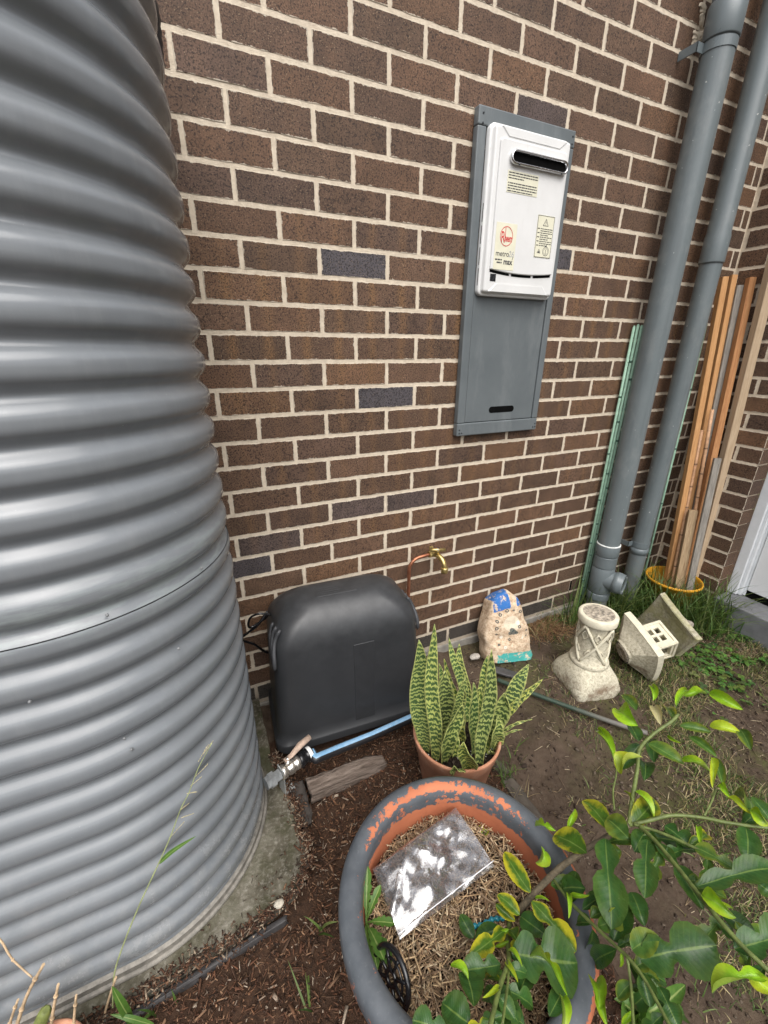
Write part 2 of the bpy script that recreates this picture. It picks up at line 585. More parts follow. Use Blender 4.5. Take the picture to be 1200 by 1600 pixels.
mb.build('door_seal', m_black, door)
m_step = simple('threshold_concrete', (.155, .158, .165), .82, var=.18, scale=22, bump=.35)
step = tag(MB().bbox((XR - .016, -2.6, -.4), (XR + .5, -.372, .074), .006).build('door_step', m_step),
           'grey concrete threshold step under the white door', 'step')
# ------------------------------------------------------------------ concrete pad under tank and pump cover
m_pad, t = mat('pad_concrete')
p = t.pos()
n1 = t.noise(p, 11, 6, .65); n2 = t.noise(p, 90, 5, .7)
c = t.ramp(n1, [(.3, (.040, .035, .022)), (.5, (.095, .085, .062)), (.7, (.19, .175, .14))])
c = t.mix(t.ramp(n2, [(.5, 0), (.75, .6)]), c, (.33, .31, .265))
g_ = t.ramp(t.noise(t.vm('ADD', p, (5, 2, 0)), 16, 5), [(.46, 0), (.6, .8)])
yy = t.xyz(p)[1]
g_ = t.m('MULTIPLY', g_, t.ramp(t.m('ADD', yy, 1.0), [(.2, .35), (.75, 1)]))
c = t.mix(g_, c, (.040, .042, .016))
t.out(c, .9, t.bump(t.m('ADD', n1, t.m('MULTIPLY', n2, .5)), .9, .008), spec=.25)
edge = [(-.115, .0), (-.118, -.30), (-.098, -.42), (-.083, -.52), (-.088, -.60), (-.082, -.665), (-.10, -.715), (-.15, -.748), (-.20, -.768),
        (-.30, -.782), (-.42, -.790), (-.58, -.797), (-.80, -.80), (-3.0, -.80)]
pts = []
for (a, b) in zip(edge[:-1], edge[1:]):
    n_ = max(1, int(math.dist(a, b) / .012)) if a[0] > -1 else 1
    for i in range(n_):
        f = i / n_
        x, y = a[0] + (b[0] - a[0]) * f, a[1] + (b[1] - a[1]) * f
        j = .005 * (float(vnoise(x * 60, y * 60)) - .5)
        pts.append((x + j, y + j))
pts.append(edge[-1]); pts.append((-3.0, 0.0))
bm = bmesh.new()
vt = [bm.verts.new((x, y, .020)) for x, y in pts]
f = bm.faces.new(vt)
r_ = bmesh.ops.extrude_face_region(bm, geom=[f])
for v in r_['geom']:
    if isinstance(v, bmesh.types.BMVert): v.co.z = -.25; 
bmesh.ops.recalc_face_normals(bm, faces=bm.faces[:])
bmesh.ops.bevel(bm, geom=[e for e in bm.edges if all(v.co.z > 0 for v in e.verts)], offset=.006, segments=2, affect='EDGES')
mb = MB(); mb.bm(bm); pad = mb.build('concrete_pad', m_pad, kind='structure')

# ------------------------------------------------------------------ corrugated water tank
def stadium(r, n_end=72, x1=-.52, x0=-2.5, yc=-.397):
    out = []
    for k in range(n_end + 1):
        g = -math.pi/2 + math.pi * k / n_end
        out.append((x1 + r * math.cos(g), yc + r * math.sin(g), math.cos(g), math.sin(g)))
    for k in range(1, 24):
        f = k / 24
        out.append((x1 + (x0 - x1) * f, yc + r, 0, 1))
    for k in range(25):
        g = math.pi/2 + math.pi * k / 24
        out.append((x0 + r * math.cos(g), yc + r * math.sin(g), math.cos(g), math.sin(g)))
    for k in range(1, 24):
        f = k / 24
        out.append((x0 + (x1 - x0) * f, yc - r, 0, -1))
    return out
def shell(z0, z1, off=0.0, step=.0041):
    nz = max(2, int((z1 - z0) / step))
    ring = stadium(.352)
    P = []
    for i in range(nz + 1):
        z = z0 + (z1 - z0) * i / nz
        ph = 2 * math.pi * (z - 1.029) / PITCH
        a = .0086 * (math.cos(ph) - .22 * math.cos(2 * ph)) + off
        fade = min(1, max(0, (z - .035) / .03))
        a *= fade
        P.append([Vector((x + nx * a, y + ny * a, z + .0012 * math.sin(x * 3 + y * 5))) for x, y, nx, ny in ring])
    return P
PITCH = .0723
m_tank, t = mat('tank_paint')
o = t.pos()
n1 = t.noise(o, 5, 4, .6)
c = t.ramp(n1, [(.3, (.150, .163, .175)), (.7, (.176, .189, .201))])
sc = t.noise(t.vm('MULTIPLY', o, (1, 1, 2.2)), 170, 3, .6)
zz = t.xyz(o)[2]
dust = t.m('MULTIPLY', t.ramp(t.noise(o, 22, 5, .7), [(.45, 0), (.75, 1)]), t.ramp(zz, [(.02, .55), (.55, .05)]))
strk = t.ramp(t.noise(t.vm('MULTIPLY', o, (1, 1, .06)), 34, 5, .7), [(.5, 0), (.75, .22)])
c = t.mix(strk, c, (.25, .26, .265))
c = t.mix(dust, c, (.30, .295, .28))
c = t.mix(t.ramp(sc, [(.755, 0), (.78, .6)]), c, (.5, .5, .48))
seam_sheen = t.m('MULTIPLY', t.ramp(t.m('ABSOLUTE', t.m('SUBTRACT', zz, 1.005)), [(.02, 1), (.07, 0)]),
            t.ramp(t.noise(t.vm('MULTIPLY', o, (3, 3, 18)), 5, 4), [(.45, 0), (.62, .18)]))
c = t.mix(seam_sheen, c, (.42, .50, .46))  # pale green reflection painted in streaks around the seam height
rg = t.m('ADD', t.ramp(t.noise(o, 12, 4), [(.3, .15), (.7, .22)]), t.m('MULTIPLY', dust, .40))
p_ = t.out(c, rg, t.bump(t.noise(o, 260, 3), .05, .001), spec=.5)
tank = thing('water_tank', 'tall slim grey corrugated steel rainwater tank filling the left side', 'tank', (-1.5, -.397, .02))
mb = MB(); mb.grid(shell(.030, .975), wrap_u=True); mb.build('lower_sheet', m_tank, tank)
mb = MB(); mb.grid(shell(.9735, 2.055, .0008), wrap_u=True)
top = [Vector((x, y, 2.055)) for x, y, _, _ in stadium(.352)]
mb.add(top, [tuple(range(len(top)))])
mb.build('upper_sheet', m_tank, tank)
# shadow line under the lap, put in as a thin dark ring
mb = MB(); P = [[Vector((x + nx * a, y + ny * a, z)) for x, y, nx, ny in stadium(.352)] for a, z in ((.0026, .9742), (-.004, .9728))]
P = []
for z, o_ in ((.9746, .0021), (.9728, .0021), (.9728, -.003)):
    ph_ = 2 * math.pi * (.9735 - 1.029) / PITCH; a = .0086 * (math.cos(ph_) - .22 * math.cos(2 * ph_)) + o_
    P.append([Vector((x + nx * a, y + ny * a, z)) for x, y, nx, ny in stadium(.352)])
m_lap_shadow = simple('lap_shadow_tone', (.022, .023, .024), .6)
mb.grid(P, wrap_u=True); mb.build('lap_shadow_ring', m_lap_shadow, tank)
m_rim = simple('galvanised_rim', (.215, .20, .175), .6, .3, var=.35, scale=60, bump=.3)
mb = MB()
P = [[Vector((x + nx * a, y + ny * a, z)) for x, y, nx, ny in stadium(.352)] for a, z in ((-.003, .050), (.006, .046), (.0065, .0305), (.013, .0295), (.0145, .026), (.013, .0205))]
mb.grid(P, smooth=False, wrap_u=True); mb.build('base_rim', m_rim, tank)
m_rivet = simple('rivet_steel', (.16, .165, .168), .35, 0, var=.3)
def on_tank(u, v, r=.362):
    d = ray(u, v); o = Vector((CAM.x + .52, CAM.y + .397)); q = Vector((d.x, d.y))
    a, b, c_ = q.dot(q), o.dot(q), o.dot(o) - r * r
    D = b * b - a * c_
    t_ = (-b - math.sqrt(max(0, D))) / a
    return CAM + d * t_
for (u, v) in ((168, 962), (316, 888), (46, 1098), (280, 1014), (206, 1172), (195, 1155)):
    P_ = on_tank(u, v); nrm = Vector((P_.x + .52, P_.y + .397, 0)).normalized()
    M = Matrix.Translation(P_ - nrm * .003) @ nrm.to_track_quat('Z', 'Y').to_matrix().to_4x4()
    mb = MB(); mb.lathe([(.0030, 0), (.0027, .0025), (.0016, .0036), (.0001, .0040)], M, 10); mb.build('rivet', m_rivet, tank)
m_blackplastic = simple('black_plastic', (.016, .016, .017), .45, var=.2, scale=20, bump=.1)
pp = [Vector((-.36, -.22, 2.05)), Vector((-.30, -.21, 2.16)), Vector((-.235, -.20, 2.21)), Vector((-.185, -.17, 2.17)), Vector((-.168, -.14, 2.10)), Vector((-.172, -.11, 2.02)), Vector((-.21, -.06, 1.90))]
dense = []
for i in range(len(pp) - 1):
    for k in range(10): dense.append(pp[i].lerp(pp[i+1], k / 10))
mb = MB(); mb.tube(dense, [.026 + .002 * (i % 2) for i in range(len(dense))], 14)
ov = tag(mb.build('overflow_pipe', m_blackplastic), 'black ribbed pipe at the top between grey tank and brick wall', 'pipe')

# ------------------------------------------------------------------ ball valve on the tank outlet
m_zinc = simple('zinc_steel', (.42, .44, .45), .36, .7, var=.25, scale=80, bump=.2)
m_nickel = simple('nickel_plate', (.66, .62, .56), .3, .9, var=.15, scale=60, bump=.1)
m_galv = simple('galvanised_plate', (.34, .35, .34), .5, .35, var=.3, scale=50, bump=.2)
m_lever = simple('faded_lever', (.42, .31, .24), .7, var=.25, scale=90, bump=.3)
m_gloss = simple('gloss_black', (.009, .009, .010), .22, var=.2, scale=30, bump=.06)
v0 = Vector((-.150, -.470, .105)); v1 = Vector((.035, -.408, .100))
ax = (v1 - v0).normalized()
valve = thing('ball_valve', 'metal ball valve with faded lever joining tank outlet to blue pipe', 'valve', v0)
QV = ax.to_track_quat('Z', 'Y').to_matrix().to_4x4()
def along(d): return Matrix.Translation(v0 + ax * d) @ QV
mb = MB(); mb.lathe([(.001, 0), (.021, 0), (.021, .012), (.0255, .013), (.0255, .030), (.019, .031), (.019, .052), (.001, .052)], along(-.01), 6, False); mb.build('outlet_nipple', m_zinc, valve)
mb = MB(); mb.lathe([(.001, 0), (.023, 0), (.023, .016), (.019, .018), (.020, .026), (.0235, .034), (.0235, .044), (.019, .052), (.0225, .054), (.0225, .070), (.001, .070)], along(.044), 20); mb.build('valve_body', m_nickel, valve)
mb = MB(); mb.lathe([(.001, 0), (.024, 0), (.026, .004), (.026, .016), (.0225, .018), (.0225, .034), (.025, .036), (.0245, .050), (.018, .054), (.001, .054)], along(.113), 22); cpl = mb.build('coupling', m_gloss, valve)
mb = MB(); mb.lathe([(.0252, 0), (.0256, .001), (.0256, .012), (.0252, .013)], along(.148), 22); m_wh = simple('white_label', (.7, .7, .68), .6, var=.12, scale=60); mb.build('label_band', m_wh, cpl)
st = v0 + ax * .074 + Vector((0, 0, .022))
mb = MB(); mb.lathe([(.001, 0), (.011, 0), (.011, .012), (.007, .013), (.007, .026), (.001, .027)], Matrix.Translation(st), 12); mb.build('valve_stem', m_nickel, valve)
L0 = st + Vector((0, 0, .022))
mb = MB()
side = Vector((-ax.y, ax.x, 0))
lv = [L0 - ax * .012, L0 + ax * .012 + Vector((0, 0, .003)), L0 + ax * .026 + Vector((0, 0, .010)), L0 + ax * .052 + Vector((0, 0, .014)) + side * .006, L0 + ax * .098 + Vector((0, 0, .012)) + side * .014]
P = []
for i, q in enumerate(lv):
    w_ = (.009, .009, .010, .0125, .0105)[i]; h_ = (.003, .003, .006, .0085, .0075)[i]
    P.append([q + side * (w_ * math.cos(g)) + Vector((0, 0, h_ * math.sin(g))) for g in [2*math.pi*k/12 for k in range(12)]])
o_ = mb.grid(P, wrap_u=True); n_ = len(P) * 12
mb.f += [tuple(o_ + k for k in range(12)), tuple(o_ + n_ - 12 + k for k in range(12))]; mb.sm += [False, False]
mb.build('lever', m_lever, valve)
mb = MB()
Mb = Matrix.Translation(v0 + ax * .046) @ Matrix.Rotation(math.atan2(ax.y, ax.x), 4, 'Z')
mb.bbox((-.0020, -.020, -.085), (.0020, .020, .024), .001, Mb)
mb.bbox((.0, -.020, -.085), (.036, .020, -.081), .001, Mb)
brk = mb.build('mounting_bracket', m_galv, valve)
mb = MB(); mb.lathe([(.005, 0), (.0001, .0003)], Mb @ Matrix.Translation((.022, .002, -.0806)), 12); mb.build('bolt_hole', m_black, brk)

# blue striped poly pipe
m_poly, t = mat('poly_pipe')
o = t.uv(); ux = t.xyz(o)
lm = t.m('LESS_THAN', t.m('ABSOLUTE', t.m('SUBTRACT', ux[1], .52)), .085)
blu = t.mix(t.ramp(t.noise(t.pos(), 60, 4), [(.4, 0), (.75, .6)]), (.17, .33, .50), (.33, .46, .58))
c = t.mix(lm, (.013, .013, .015), blu)
c = t.mix(t.ramp(t.noise(t.pos(), 160, 4, .7), [(.63, 0), (.68, .9)]), c, (.04, .03, .022))
t.out(c, .38, None, spec=.5)
def uv_tube(name, pts, r, n, material, seam_dir, parent=None, label=None, cat=None):
    V, UVs, F = [], [], []
    pts = [Vector(q) for q in pts]
    for i, q in enumerate(pts):
        tn = (pts[min(i+1, len(pts)-1)] - pts[max(i-1, 0)]).normalized()
        b = Vector(seam_dir); b = (b - tn * b.dot(tn)).normalized(); a = b.cross(tn)
        for k in range(n + 1):
            g = 2 * math.pi * k / n - math.pi
            V.append(q + (b * math.cos(g) + a * math.sin(g)) * r); UVs.append((i / len(pts), k / n))
    for i in range(len(pts) - 1):
        for k in range(n):
            F.append((i*(n+1)+k, i*(n+1)+k+1, (i+1)*(n+1)+k+1, (i+1)*(n+1)+k))
    me = np_mesh(name, np.array(V), np.array(F), material, smooth=True, uv=np.array(UVs))
    ob = bpy.data.objects.new(name, me); link(ob, parent)
    if label: tag(ob, label, cat)
    return ob
bp = [v0 + ax * .165, at_z(492, 1186, .098), at_z(530, 1170, .075), at_z(580, 1150, .060), at_z(640, 1123, .050), at_z(690, 1102, .040), at_z(730, 1084, .0)]
dense = [bp[i].lerp(bp[i+1], k / 6) for i in range(len(bp) - 1) for k in range(6)] + [bp[-1]]
uv_tube('water_pipe', dense, .0165, 24, m_poly, (0, -.25, 1), None, 'black pipe with a light blue stripe lying along the foot of the pump cover', 'pipe')

# ------------------------------------------------------------------ pump cover
m_cover, t = mat('cover_plastic')
o = t.pos()
c = t.ramp(t.noise(o, 9, 5), [(.3, (.0245, .0258, .0282)), (.7, (.031, .0325, .0352))])
dz = t.xyz(o)[2]
dust = t.m('MULTIPLY', t.ramp(t.noise(o, 25, 6, .7), [(.42, 0), (.72, 1)]), t.ramp(t.m('MULTIPLY', dz, 1.0), [(.25, .06), (.56, .26)]))
c = t.mix(dust, c, (.085, .088, .092))
c = t.mix(t.ramp(t.noise(t.vm('MULTIPLY', o, (1, 1, .35)), 55, 4, .7), [(.70, 0), (.78, .35)]), c, (.11, .11, .11))
t.out(c, t.ramp(t.noise(o, 30, 4), [(.3, .36), (.7, .46)]), t.bump(t.noise(o, 420, 2), .12, .001), spec=.5)
CX, CY, CW, CDp, CH = .213, -.172, .287, .160, .565
rotc = math.radians(-4)
def cov_ring(i, z, n=80, rc=.055):
    w_, d_ = CW - i * 1.0, CDp - i * .92
    rc = min(rc + i * .35, d_ - .001, w_)
    out = []
    per = [((1, 1), 0), ((-1, 1), 90), ((-1, -1), 180), ((1, -1), 270)]
    for (sx_, sy_), a0 in per:
        for k in range(n // 4):
            g = math.radians(a0 + 90 * k / (n // 4 - 1))
            x, y = sx_ * (w_ - rc) + rc * math.cos(g), sy_ * (d_ - rc) + rc * math.sin(g)
            out.append((x, y, z))
    return out
MC = Matrix.Translation((CX, CY, .02)) @ Matrix.Rotation(rotc, 4, 'Z')
def cov_levels():
    lv = [(-.012, 0.0), (-.012, .028), (-.010, .034), (0.0, .040)]
    RT = .150
    for k in range(1, 10): lv.append((.014 * k / 10, .040 + (CH - RT - .040) * k / 10))
    for k in range(0, 15):
        g = math.pi/2 * k / 14
        lv.append((.014 + RT * (1 - math.cos(g)) * .93, CH - RT + RT * math.sin(g)))
    return lv
cover = thing('pump_cover', 'black moulded plastic pump cover with a rounded top standing against the wall', 'pump cover', (CX, CY, .02))
mb = MB()
P = [[MC @ Vector(q) for q in cov_ring(i, z)] for i, z in cov_levels()]
o_ = mb.grid(P, wrap_u=True)
n_ = len(P[0]); mb.f.append(tuple(o_ + (len(P) - 1) * n_ + k for k in range(n_))); mb.sm.append(True)
mb.build('shell', m_cover, cover)
def fin(x, zs, ys, w=.011, side=1):
    mb = MB(); P = []
    for z, yo in zip(zs, ys):
        P.append([MC @ Vector((x[0] + (x[1] - x[0]) * (k / 8), 0, 0)) for k in range(1)])
    return mb
m_fin = simple('cover_rib', (.045, .047, .051), .5, var=.15, scale=30)
def surf(s, z):      # surface of the cover on its end faces, s = -1 left, +1 right; returns half width there
    lv = cov_levels()
    for (i0, z0), (i1, z1) in zip(lv[:-1], lv[1:]):
        if z0 <= z <= z1 and z1 > z0:
            i = i0 + (i1 - i0) * (z - z0) / (z1 - z0); return CW - i
    return CW - .13
for s_, yl in ((-1, (-.100, -.060, -.015)), (1, (-.06, -.015, .03))):
    for q, y in enumerate(yl):
        pts = []
        for k in range(13):
            z = .510 - .13 * k / 12 - .012 * q
            wv = .009 * math.sin(k / 12 * 6.3)
            pts.append(MC @ Vector((s_ * (surf(s_, z) + .001), y - .02 + wv - .035 * k / 12, z)))
        mb = MB(); mb.tube(pts, [.004] + [.0072] * 11 + [.004], 8); mb.build('grip_rib', m_fin, cover)
# faint raised tablet on top and a recessed panel on the front
mb = MB(); mb.bbox((-.10, -.045, CH - .010), (.055, .030, CH - .0009), .004, MC)
for k in range(4): mb.bbox((-.085, -.035 + k * .014, CH - .004), (-.01 + .01 * (k % 2), -.031 + k * .014, CH + .0006), .0006, MC)
mb.build('moulded_tablet', m_cover, cover)
m_cpan = simple('cover_panel', (.0255, .0268, .0292), .47, var=.15, scale=25, bump=.08)
mb = MB(); P = []
for k in range(13):
    z = .055 + .345 * k / 12
    i_ = .014 * (z - .040) / (CH - .150 - .040)
    y = -(CDp - i_ * .92)
    P.append([MC @ Vector(q) for q in ((.004, y + .002, z), (.006, y - .0016, z), (.083, y - .0016, z), (.085, y + .002, z))])
mb.grid(P, smooth=False); mb.add([P[-1][1], P[-1][2], P[-1][3] + Vector((0, 0, .002)), P[-1][0] + Vector((0, 0, .002))], [(0, 1, 2, 3)])
mb.build('front_panel', m_cpan, cover)
mb = MB(); 
cab = [(-.045, -.14, .51), (-.085, -.14, .525), (-.115, -.13, .51), (-.125, -.12, .475), (-.115, -.11, .455), (-.07, -.11, .475), (-.05, -.13, .505)]
cab2 = [(-.05, -.10, .50), (-.09, -.11, .46), (-.125, -.10, .43), (-.155, -.09, .405), (-.150, -.08, .385), (-.11, -.06, .34), (-.085, -.05, .30), (-.06, -.045, .27)]
def smooth_path(q, n=6):
    q = [Vector(x) for x in q]; out = []
    for i in range(len(q) - 1):
        p0, p1, p2, p3 = q[max(i-1, 0)], q[i], q[i+1], q[min(i+2, len(q)-1)]
        for k in range(n):
            t_ = k / n
            out.append(.5 * ((2*p1) + (p2-p0)*t_ + (2*p0-5*p1+4*p2-p3)*t_*t_ + (3*p1-p0-3*p2+p3)*t_**3))
    out.append(q[-1]); return out
mb.tube(smooth_path(cab), .0042, 8); mb.tube(smooth_path(cab2), .0048, 8)
tag(mb.build('power_cable', m_gloss), 'thin black cable looping out between pump cover and tank', 'cable')

# ------------------------------------------------------------------ copper standpipe and brass tap
m_copper, t = mat('copper')
o = t.pos(); c = t.ramp(t.noise(o, 45, 5, .7), [(.3, (.21, .075, .04)), (.6, (.42, .17, .095)), (.75, (.50, .25, .16))])
t.out(c, .4, t.bump(t.noise(o, 300, 3), .15, .001), metal=.75)
m_brass, t = mat('brass')
o = t.pos(); c = t.ramp(t.noise(o, 120, 5, .7), [(.3, (.33, .23, .07)), (.6, (.62, .48, .20)), (.8, (.75, .66, .42))])
t.out(c, .32, t.bump(t.noise(o, 300, 3), .2, .001), metal=.85)
tap = thing('garden_tap', 'brass garden tap on a bent copper pipe fixed to the brick wall', 'tap', (.583, -.035, .0))
pth = [(.583, -.035, -.05), (.583, -.035, .2), (.583, -.035, .45), (.583, -.035, .50)]
for k in range(1, 9):
    g = math.pi/2 * k / 8
    pth.append((.583 + .055 * (1 - math.cos(g)), -.035 - .004 * k / 8, .50 + .055 * math.sin(g)))
pth += [(.672, -.040, .558), (.690, -.042, .560)]
mb = MB(); mb.tube(pth, .0078, 12); mb.build('copper_pipe', m_copper, tap)
B0 = Vector((.695, -.042, .560))
mb = MB()
mb.lathe([(.001, -.018), (.0150, -.018), (.0150, .006), (.0125, .008), (.0125, .022), (.001, .022)], Matrix.Translation(B0) @ Matrix.Rotation(math.pi/2, 4, 'Y'), 8, False)
mb.tube(smooth_path([(.690, -.042, .560), (.704, -.060, .562), (.712, -.085, .556), (.716, -.106, .540), (.717, -.112, .518)], 5), [.0125]*14 + [.0112]*7, 12)
mb.build('tap_body', m_brass, tap)
mb = MB(); mb.lathe([(.001, -.004), (.0150, -.004), (.0158, .002), (.0158, .018), (.014, .021), (.001, .021)], Matrix.Translation((.717, -.114, .500)), 14); mb.build('hose_nozzle', m_brass, tap)
mb = MB(); 
sp = Vector((.704, -.062, .566)); tilt = Vector((-.1, -.45, .9)).normalized()
mb.tube([sp, sp + tilt * .022, sp + tilt * .030], [.0120, .0100, .007], 10)
mb.tube([sp + tilt * .028 + Vector((-.032, .006, .004)), sp + tilt * .030, sp + tilt * .028 + Vector((.034, -.006, -.002))], [.0090, .0068, .0090], 8)
mb.bbox((-.008, -.005, -.005), (.008, .005, .014), .002, Matrix.Translation(sp + tilt * .028 + Vector((-.030, .006, .008))))
mb.build('tap_handle', m_brass, tap)
mb = MB(); mb.tube([sp + tilt * .030, sp + tilt * .036], [.007, .005], 10); mb.build('handle_cap', m_zinc, tap)

# ------------------------------------------------------------------ recess box and water heater
m_box, t = mat('recess_box_paint')
o = t.pos(); c = t.ramp(t.noise(o, 7, 5), [(.3, (.098, .113, .120)), (.7, (.120, .136, .143))])
st_ = t.ramp(t.noise(t.vm('MULTIPLY', o, (1, 1, .25)), 14, 5, .7), [(.5, 0), (.75, .30)])
c = t.mix(st_, c, (.24, .255, .26))
t.out(c, .42, t.bump(t.noise(o, 300, 2), .06, .001), spec=.5)
box = thing('recess_box', 'tall blue-grey steel recess box frame with slotted lower panel on the brick wall', 'recess box', (1.0, -.01, 1.08))
PX0, PX1, PZ0, PZ1 = .788, 1.216, 1.080, 2.158
FR = -.032
for nm, lo, hi in (('frame_side', (PX0, FR, PZ0 + .052), (PX0 + .036, -.0045, PZ1 - .052)), ('frame_side', (PX1 - .030, FR, PZ0 + .052), (PX1, -.0045, PZ1 - .052)),
                   ('frame_rail', (PX0, FR - .001, PZ1 - .0515), (PX1, -.0045, PZ1)), ('frame_rail', (PX0, FR - .001, PZ0), (PX1, -.0045, PZ0 + .0515))):
    mb = MB(); mb.bbox(lo, hi, .004); mb.build(nm, m_box, box)
mb = MB(); mb.bbox((PX0 + .038, FR + .004, PZ0 + .054), (PX1 - .033, -.006, PZ0 + .60), .002)
# slot cut as a frame of the panel: dark hole set in front
apan = mb.build('access_panel', m_box, box)
def slot_prism(x0, x1, zc, h, y0, y1, n=10):
    r = h / 2; pts = []
    for k in range(n + 1):
        g = math.pi/2 + math.pi * k / n; pts.append((x0 + r + r * math.cos(g), zc + r * math.sin(g)))
    for k in range(n + 1):
        g = -math.pi/2 + math.pi * k / n; pts.append((x1 - r + r * math.cos(g), zc + r * math.sin(g)))
    m = len(pts); vs = [(x, y0, z) for x, z in pts] + [(x, y1, z) for x, z in pts]
    fs = [tuple(range(m)), tuple(reversed(range(m, 2*m)))] + [(k, m + k, m + (k+1) % m, (k+1) % m) for k in range(m)]
    return vs, fs
mb = MB(); vs, fs = slot_prism(.945, 1.078, 1.180, .026, FR + .0030, FR + .012); mb.add(vs, fs); mb.build('vent_slot', m_black, apan)
m_screw = simple('screw_dark', (.05, .055, .06), .4, .5)
for (x, z) in ((.806, 2.138), (.806, 2.112), (1.203, 2.140), (1.203, 2.118), (.800, 1.092), (.812, 1.092), (.800, 1.106), (1.196, 1.094), (1.208, 1.094), (1.206, 1.108)):
    mb = MB(); mb.lathe([(.0036, -.0006), (.0034, .0012), (.0018, .002), (.0001, .002)], Matrix.Translation((x, FR - .001, z)) @ Matrix.Rotation(math.pi/2, 4, 'X'), 10); mb.build('rivet', m_screw, box)

m_hw, t = mat('heater_enamel')
o = t.pos()
c = t.ramp(t.noise(o, 8, 4), [(.3, (.62, .62, .61)), (.7, (.68, .68, .67))])
dr = t.ramp(t.noise(t.vm('MULTIPLY', o, (1, 1, .18)), 36, 5, .7), [(.56, 0), (.85, .30)])
c = t.mix(dr, c, (.52, .50, .45))
t.out(c, .33, t.bump(t.noise(o, 380, 2), .05, .001), spec=.5)
heater = thing('water_heater', 'white gas hot water unit with flue slot set in the grey recess box', 'water heater', (1.0, -.05, 1.6))
HX0, HX1, HZ0, HZ1 = .826, 1.178, 1.605, 2.115
def rrect(x0, x1, z0, z1, r, n=7):
    out = []
    for cx, cz, a0 in ((x1 - r, z1 - r, 0), (x0 + r, z1 - r, 90), (x0 + r, z0 + r, 180), (x1 - r, z0 + r, 270)):
        for k in range(n + 1):
            g = math.radians(a0 + 90 * k / n); out.append((cx + r * math.cos(g), cz + r * math.sin(g)))
    return out
def slab_rr(levels, r, mat_, name, parent, x0, x1, z0, z1):
    """rounded plate: levels = (inset, y); closed front"""
    mb = MB(); P = []
    for i, y in levels:
        P.append([Vector((x, y, z)) for x, z in rrect(x0 + i, x1 - i, z0 + i, z1 - i, max(.002, r - i))])
    o_ = mb.grid(P, smooth=True, wrap_u=True); n_ = len(P[0])
    mb.f.append(tuple(o_ + (len(P)-1) * n_ + k for k in range(n_))); mb.sm.append(False)
    return mb.build(name, mat_, parent)
slab_rr([(0, -.030), (0, -.046), (.0015, -.0485), (.006, -.0495), (.0075, -.050), (.0085, -.0495), (.010, -.050), (.0105, -.062), (.0135, -.0655), (.018, -.067)], .020, m_hw, 'casing', heater, HX0, HX1, HZ0, HZ1)
HF = -.067
# raised front panel with a curved lower lip
px0, px1, pz0, pz1 = HX0 + .030, HX1 - .028, HZ0 + .085, HZ1 - .045
def panel_outline(i):
    out = []
    for k in range(7):
        g = math.radians(90 * k / 6); out.append((px1 - i - .010 + .010 * math.cos(g), pz1 - i - .010 + .010 * math.sin(g)))
    for k in range(7):
        g = math.radians(90 + 90 * k / 6); out.append((px0 + i + .010 + .010 * math.cos(g), pz1 - i - .010 + .010 * math.sin(g)))
    for k in range(15):
        f = k / 14; x = px0 + i + (px1 - px0 - 2*i) * f
        out.append((x, pz0 + i - .012 * (1 - (2*f - 1) ** 2) * .8))
    return out
mb = MB(); P = [[Vector((x, y, z)) for x, z in panel_outline(i)] for i, y in ((0, HF + .002), (0, HF - .004), (.0012, HF - .0062), (.003, HF - .007))]
o_ = mb.grid(P, wrap_u=True, smooth=False); n_ = len(P[0]); mb.f.append(tuple(o_ + 3*n_ + k for k in range(n_))); mb.sm.append(False)
mb.build('front_panel', m_hw, heater)
PF = HF - .007
# embossed borders top and bottom
for z0, z1, s_ in ((HZ1 - .036, HZ1 - .014, 1), (HZ0 + .014, HZ0 + .040, -1)):
    mb = MB()
    a = (HX0 + .032, HX1 - .030); b = (HX0 + .060, HX1 - .058)
    zt, zb = (z0, z1) if s_ > 0 else (z1, z0)
    # zt inner edge (towards the panel), zb outer
    q = [(a[0], zb), (a[1], zb), (b[1], zt), (b[0], zt)]
    vs = [(x, HF + .001, z) for x, z in q] + [(x + (.006 if x < 1 else -.006), HF - .0022, z) for x, z in q]
    fs = [(4,5,6,7), (0,1,5,4), (1,2,6,5), (2,3,7,6), (3,0,4,7)]
    mb.add(vs, fs); mb.build('embossed_border', m_hw, heater)
# flue
m_chrome = simple('flue_steel', (.60, .60, .60), .22, 1.0, var=.12, scale=30, bump=.05)
fx0, fx1, fz = .894, 1.150, 2.022
mb = MB(); P = []
for r_, y in ((.019, PF + .001), (.021, PF - .006), (.0205, PF - .013), (.0165, PF - .0155), (.0138, PF - .013), (.0130, PF - .001)):
    vs, _ = slot_prism(fx0 + .021 - r_, fx1 - .021 + r_, fz, 2 * r_, y, y)
    P.append([Vector(q) for q in vs[:len(vs)//2]])
mb.grid(P, wrap_u=True); flue = mb.build('flue_collar', m_chrome, heater)
mb = MB(); vs, fs = slot_prism(fx0 + .006, fx1 - .006, fz, .027, PF - .0050, PF - .0006); mb.add(vs, fs); mb.build('flue_opening', m_black, flue)
for x in (fx0 + .034, fx1 - .030):
    mb = MB(); mb.lathe([(.0032, 0), (.003, .002), (.0001, .0025)], Matrix.Translation((x, PF - .0130, fz - .0195)) @ Matrix.Rotation(math.pi * .66, 4, 'X'), 8); mb.build('flue_screw', m_screw, flue)
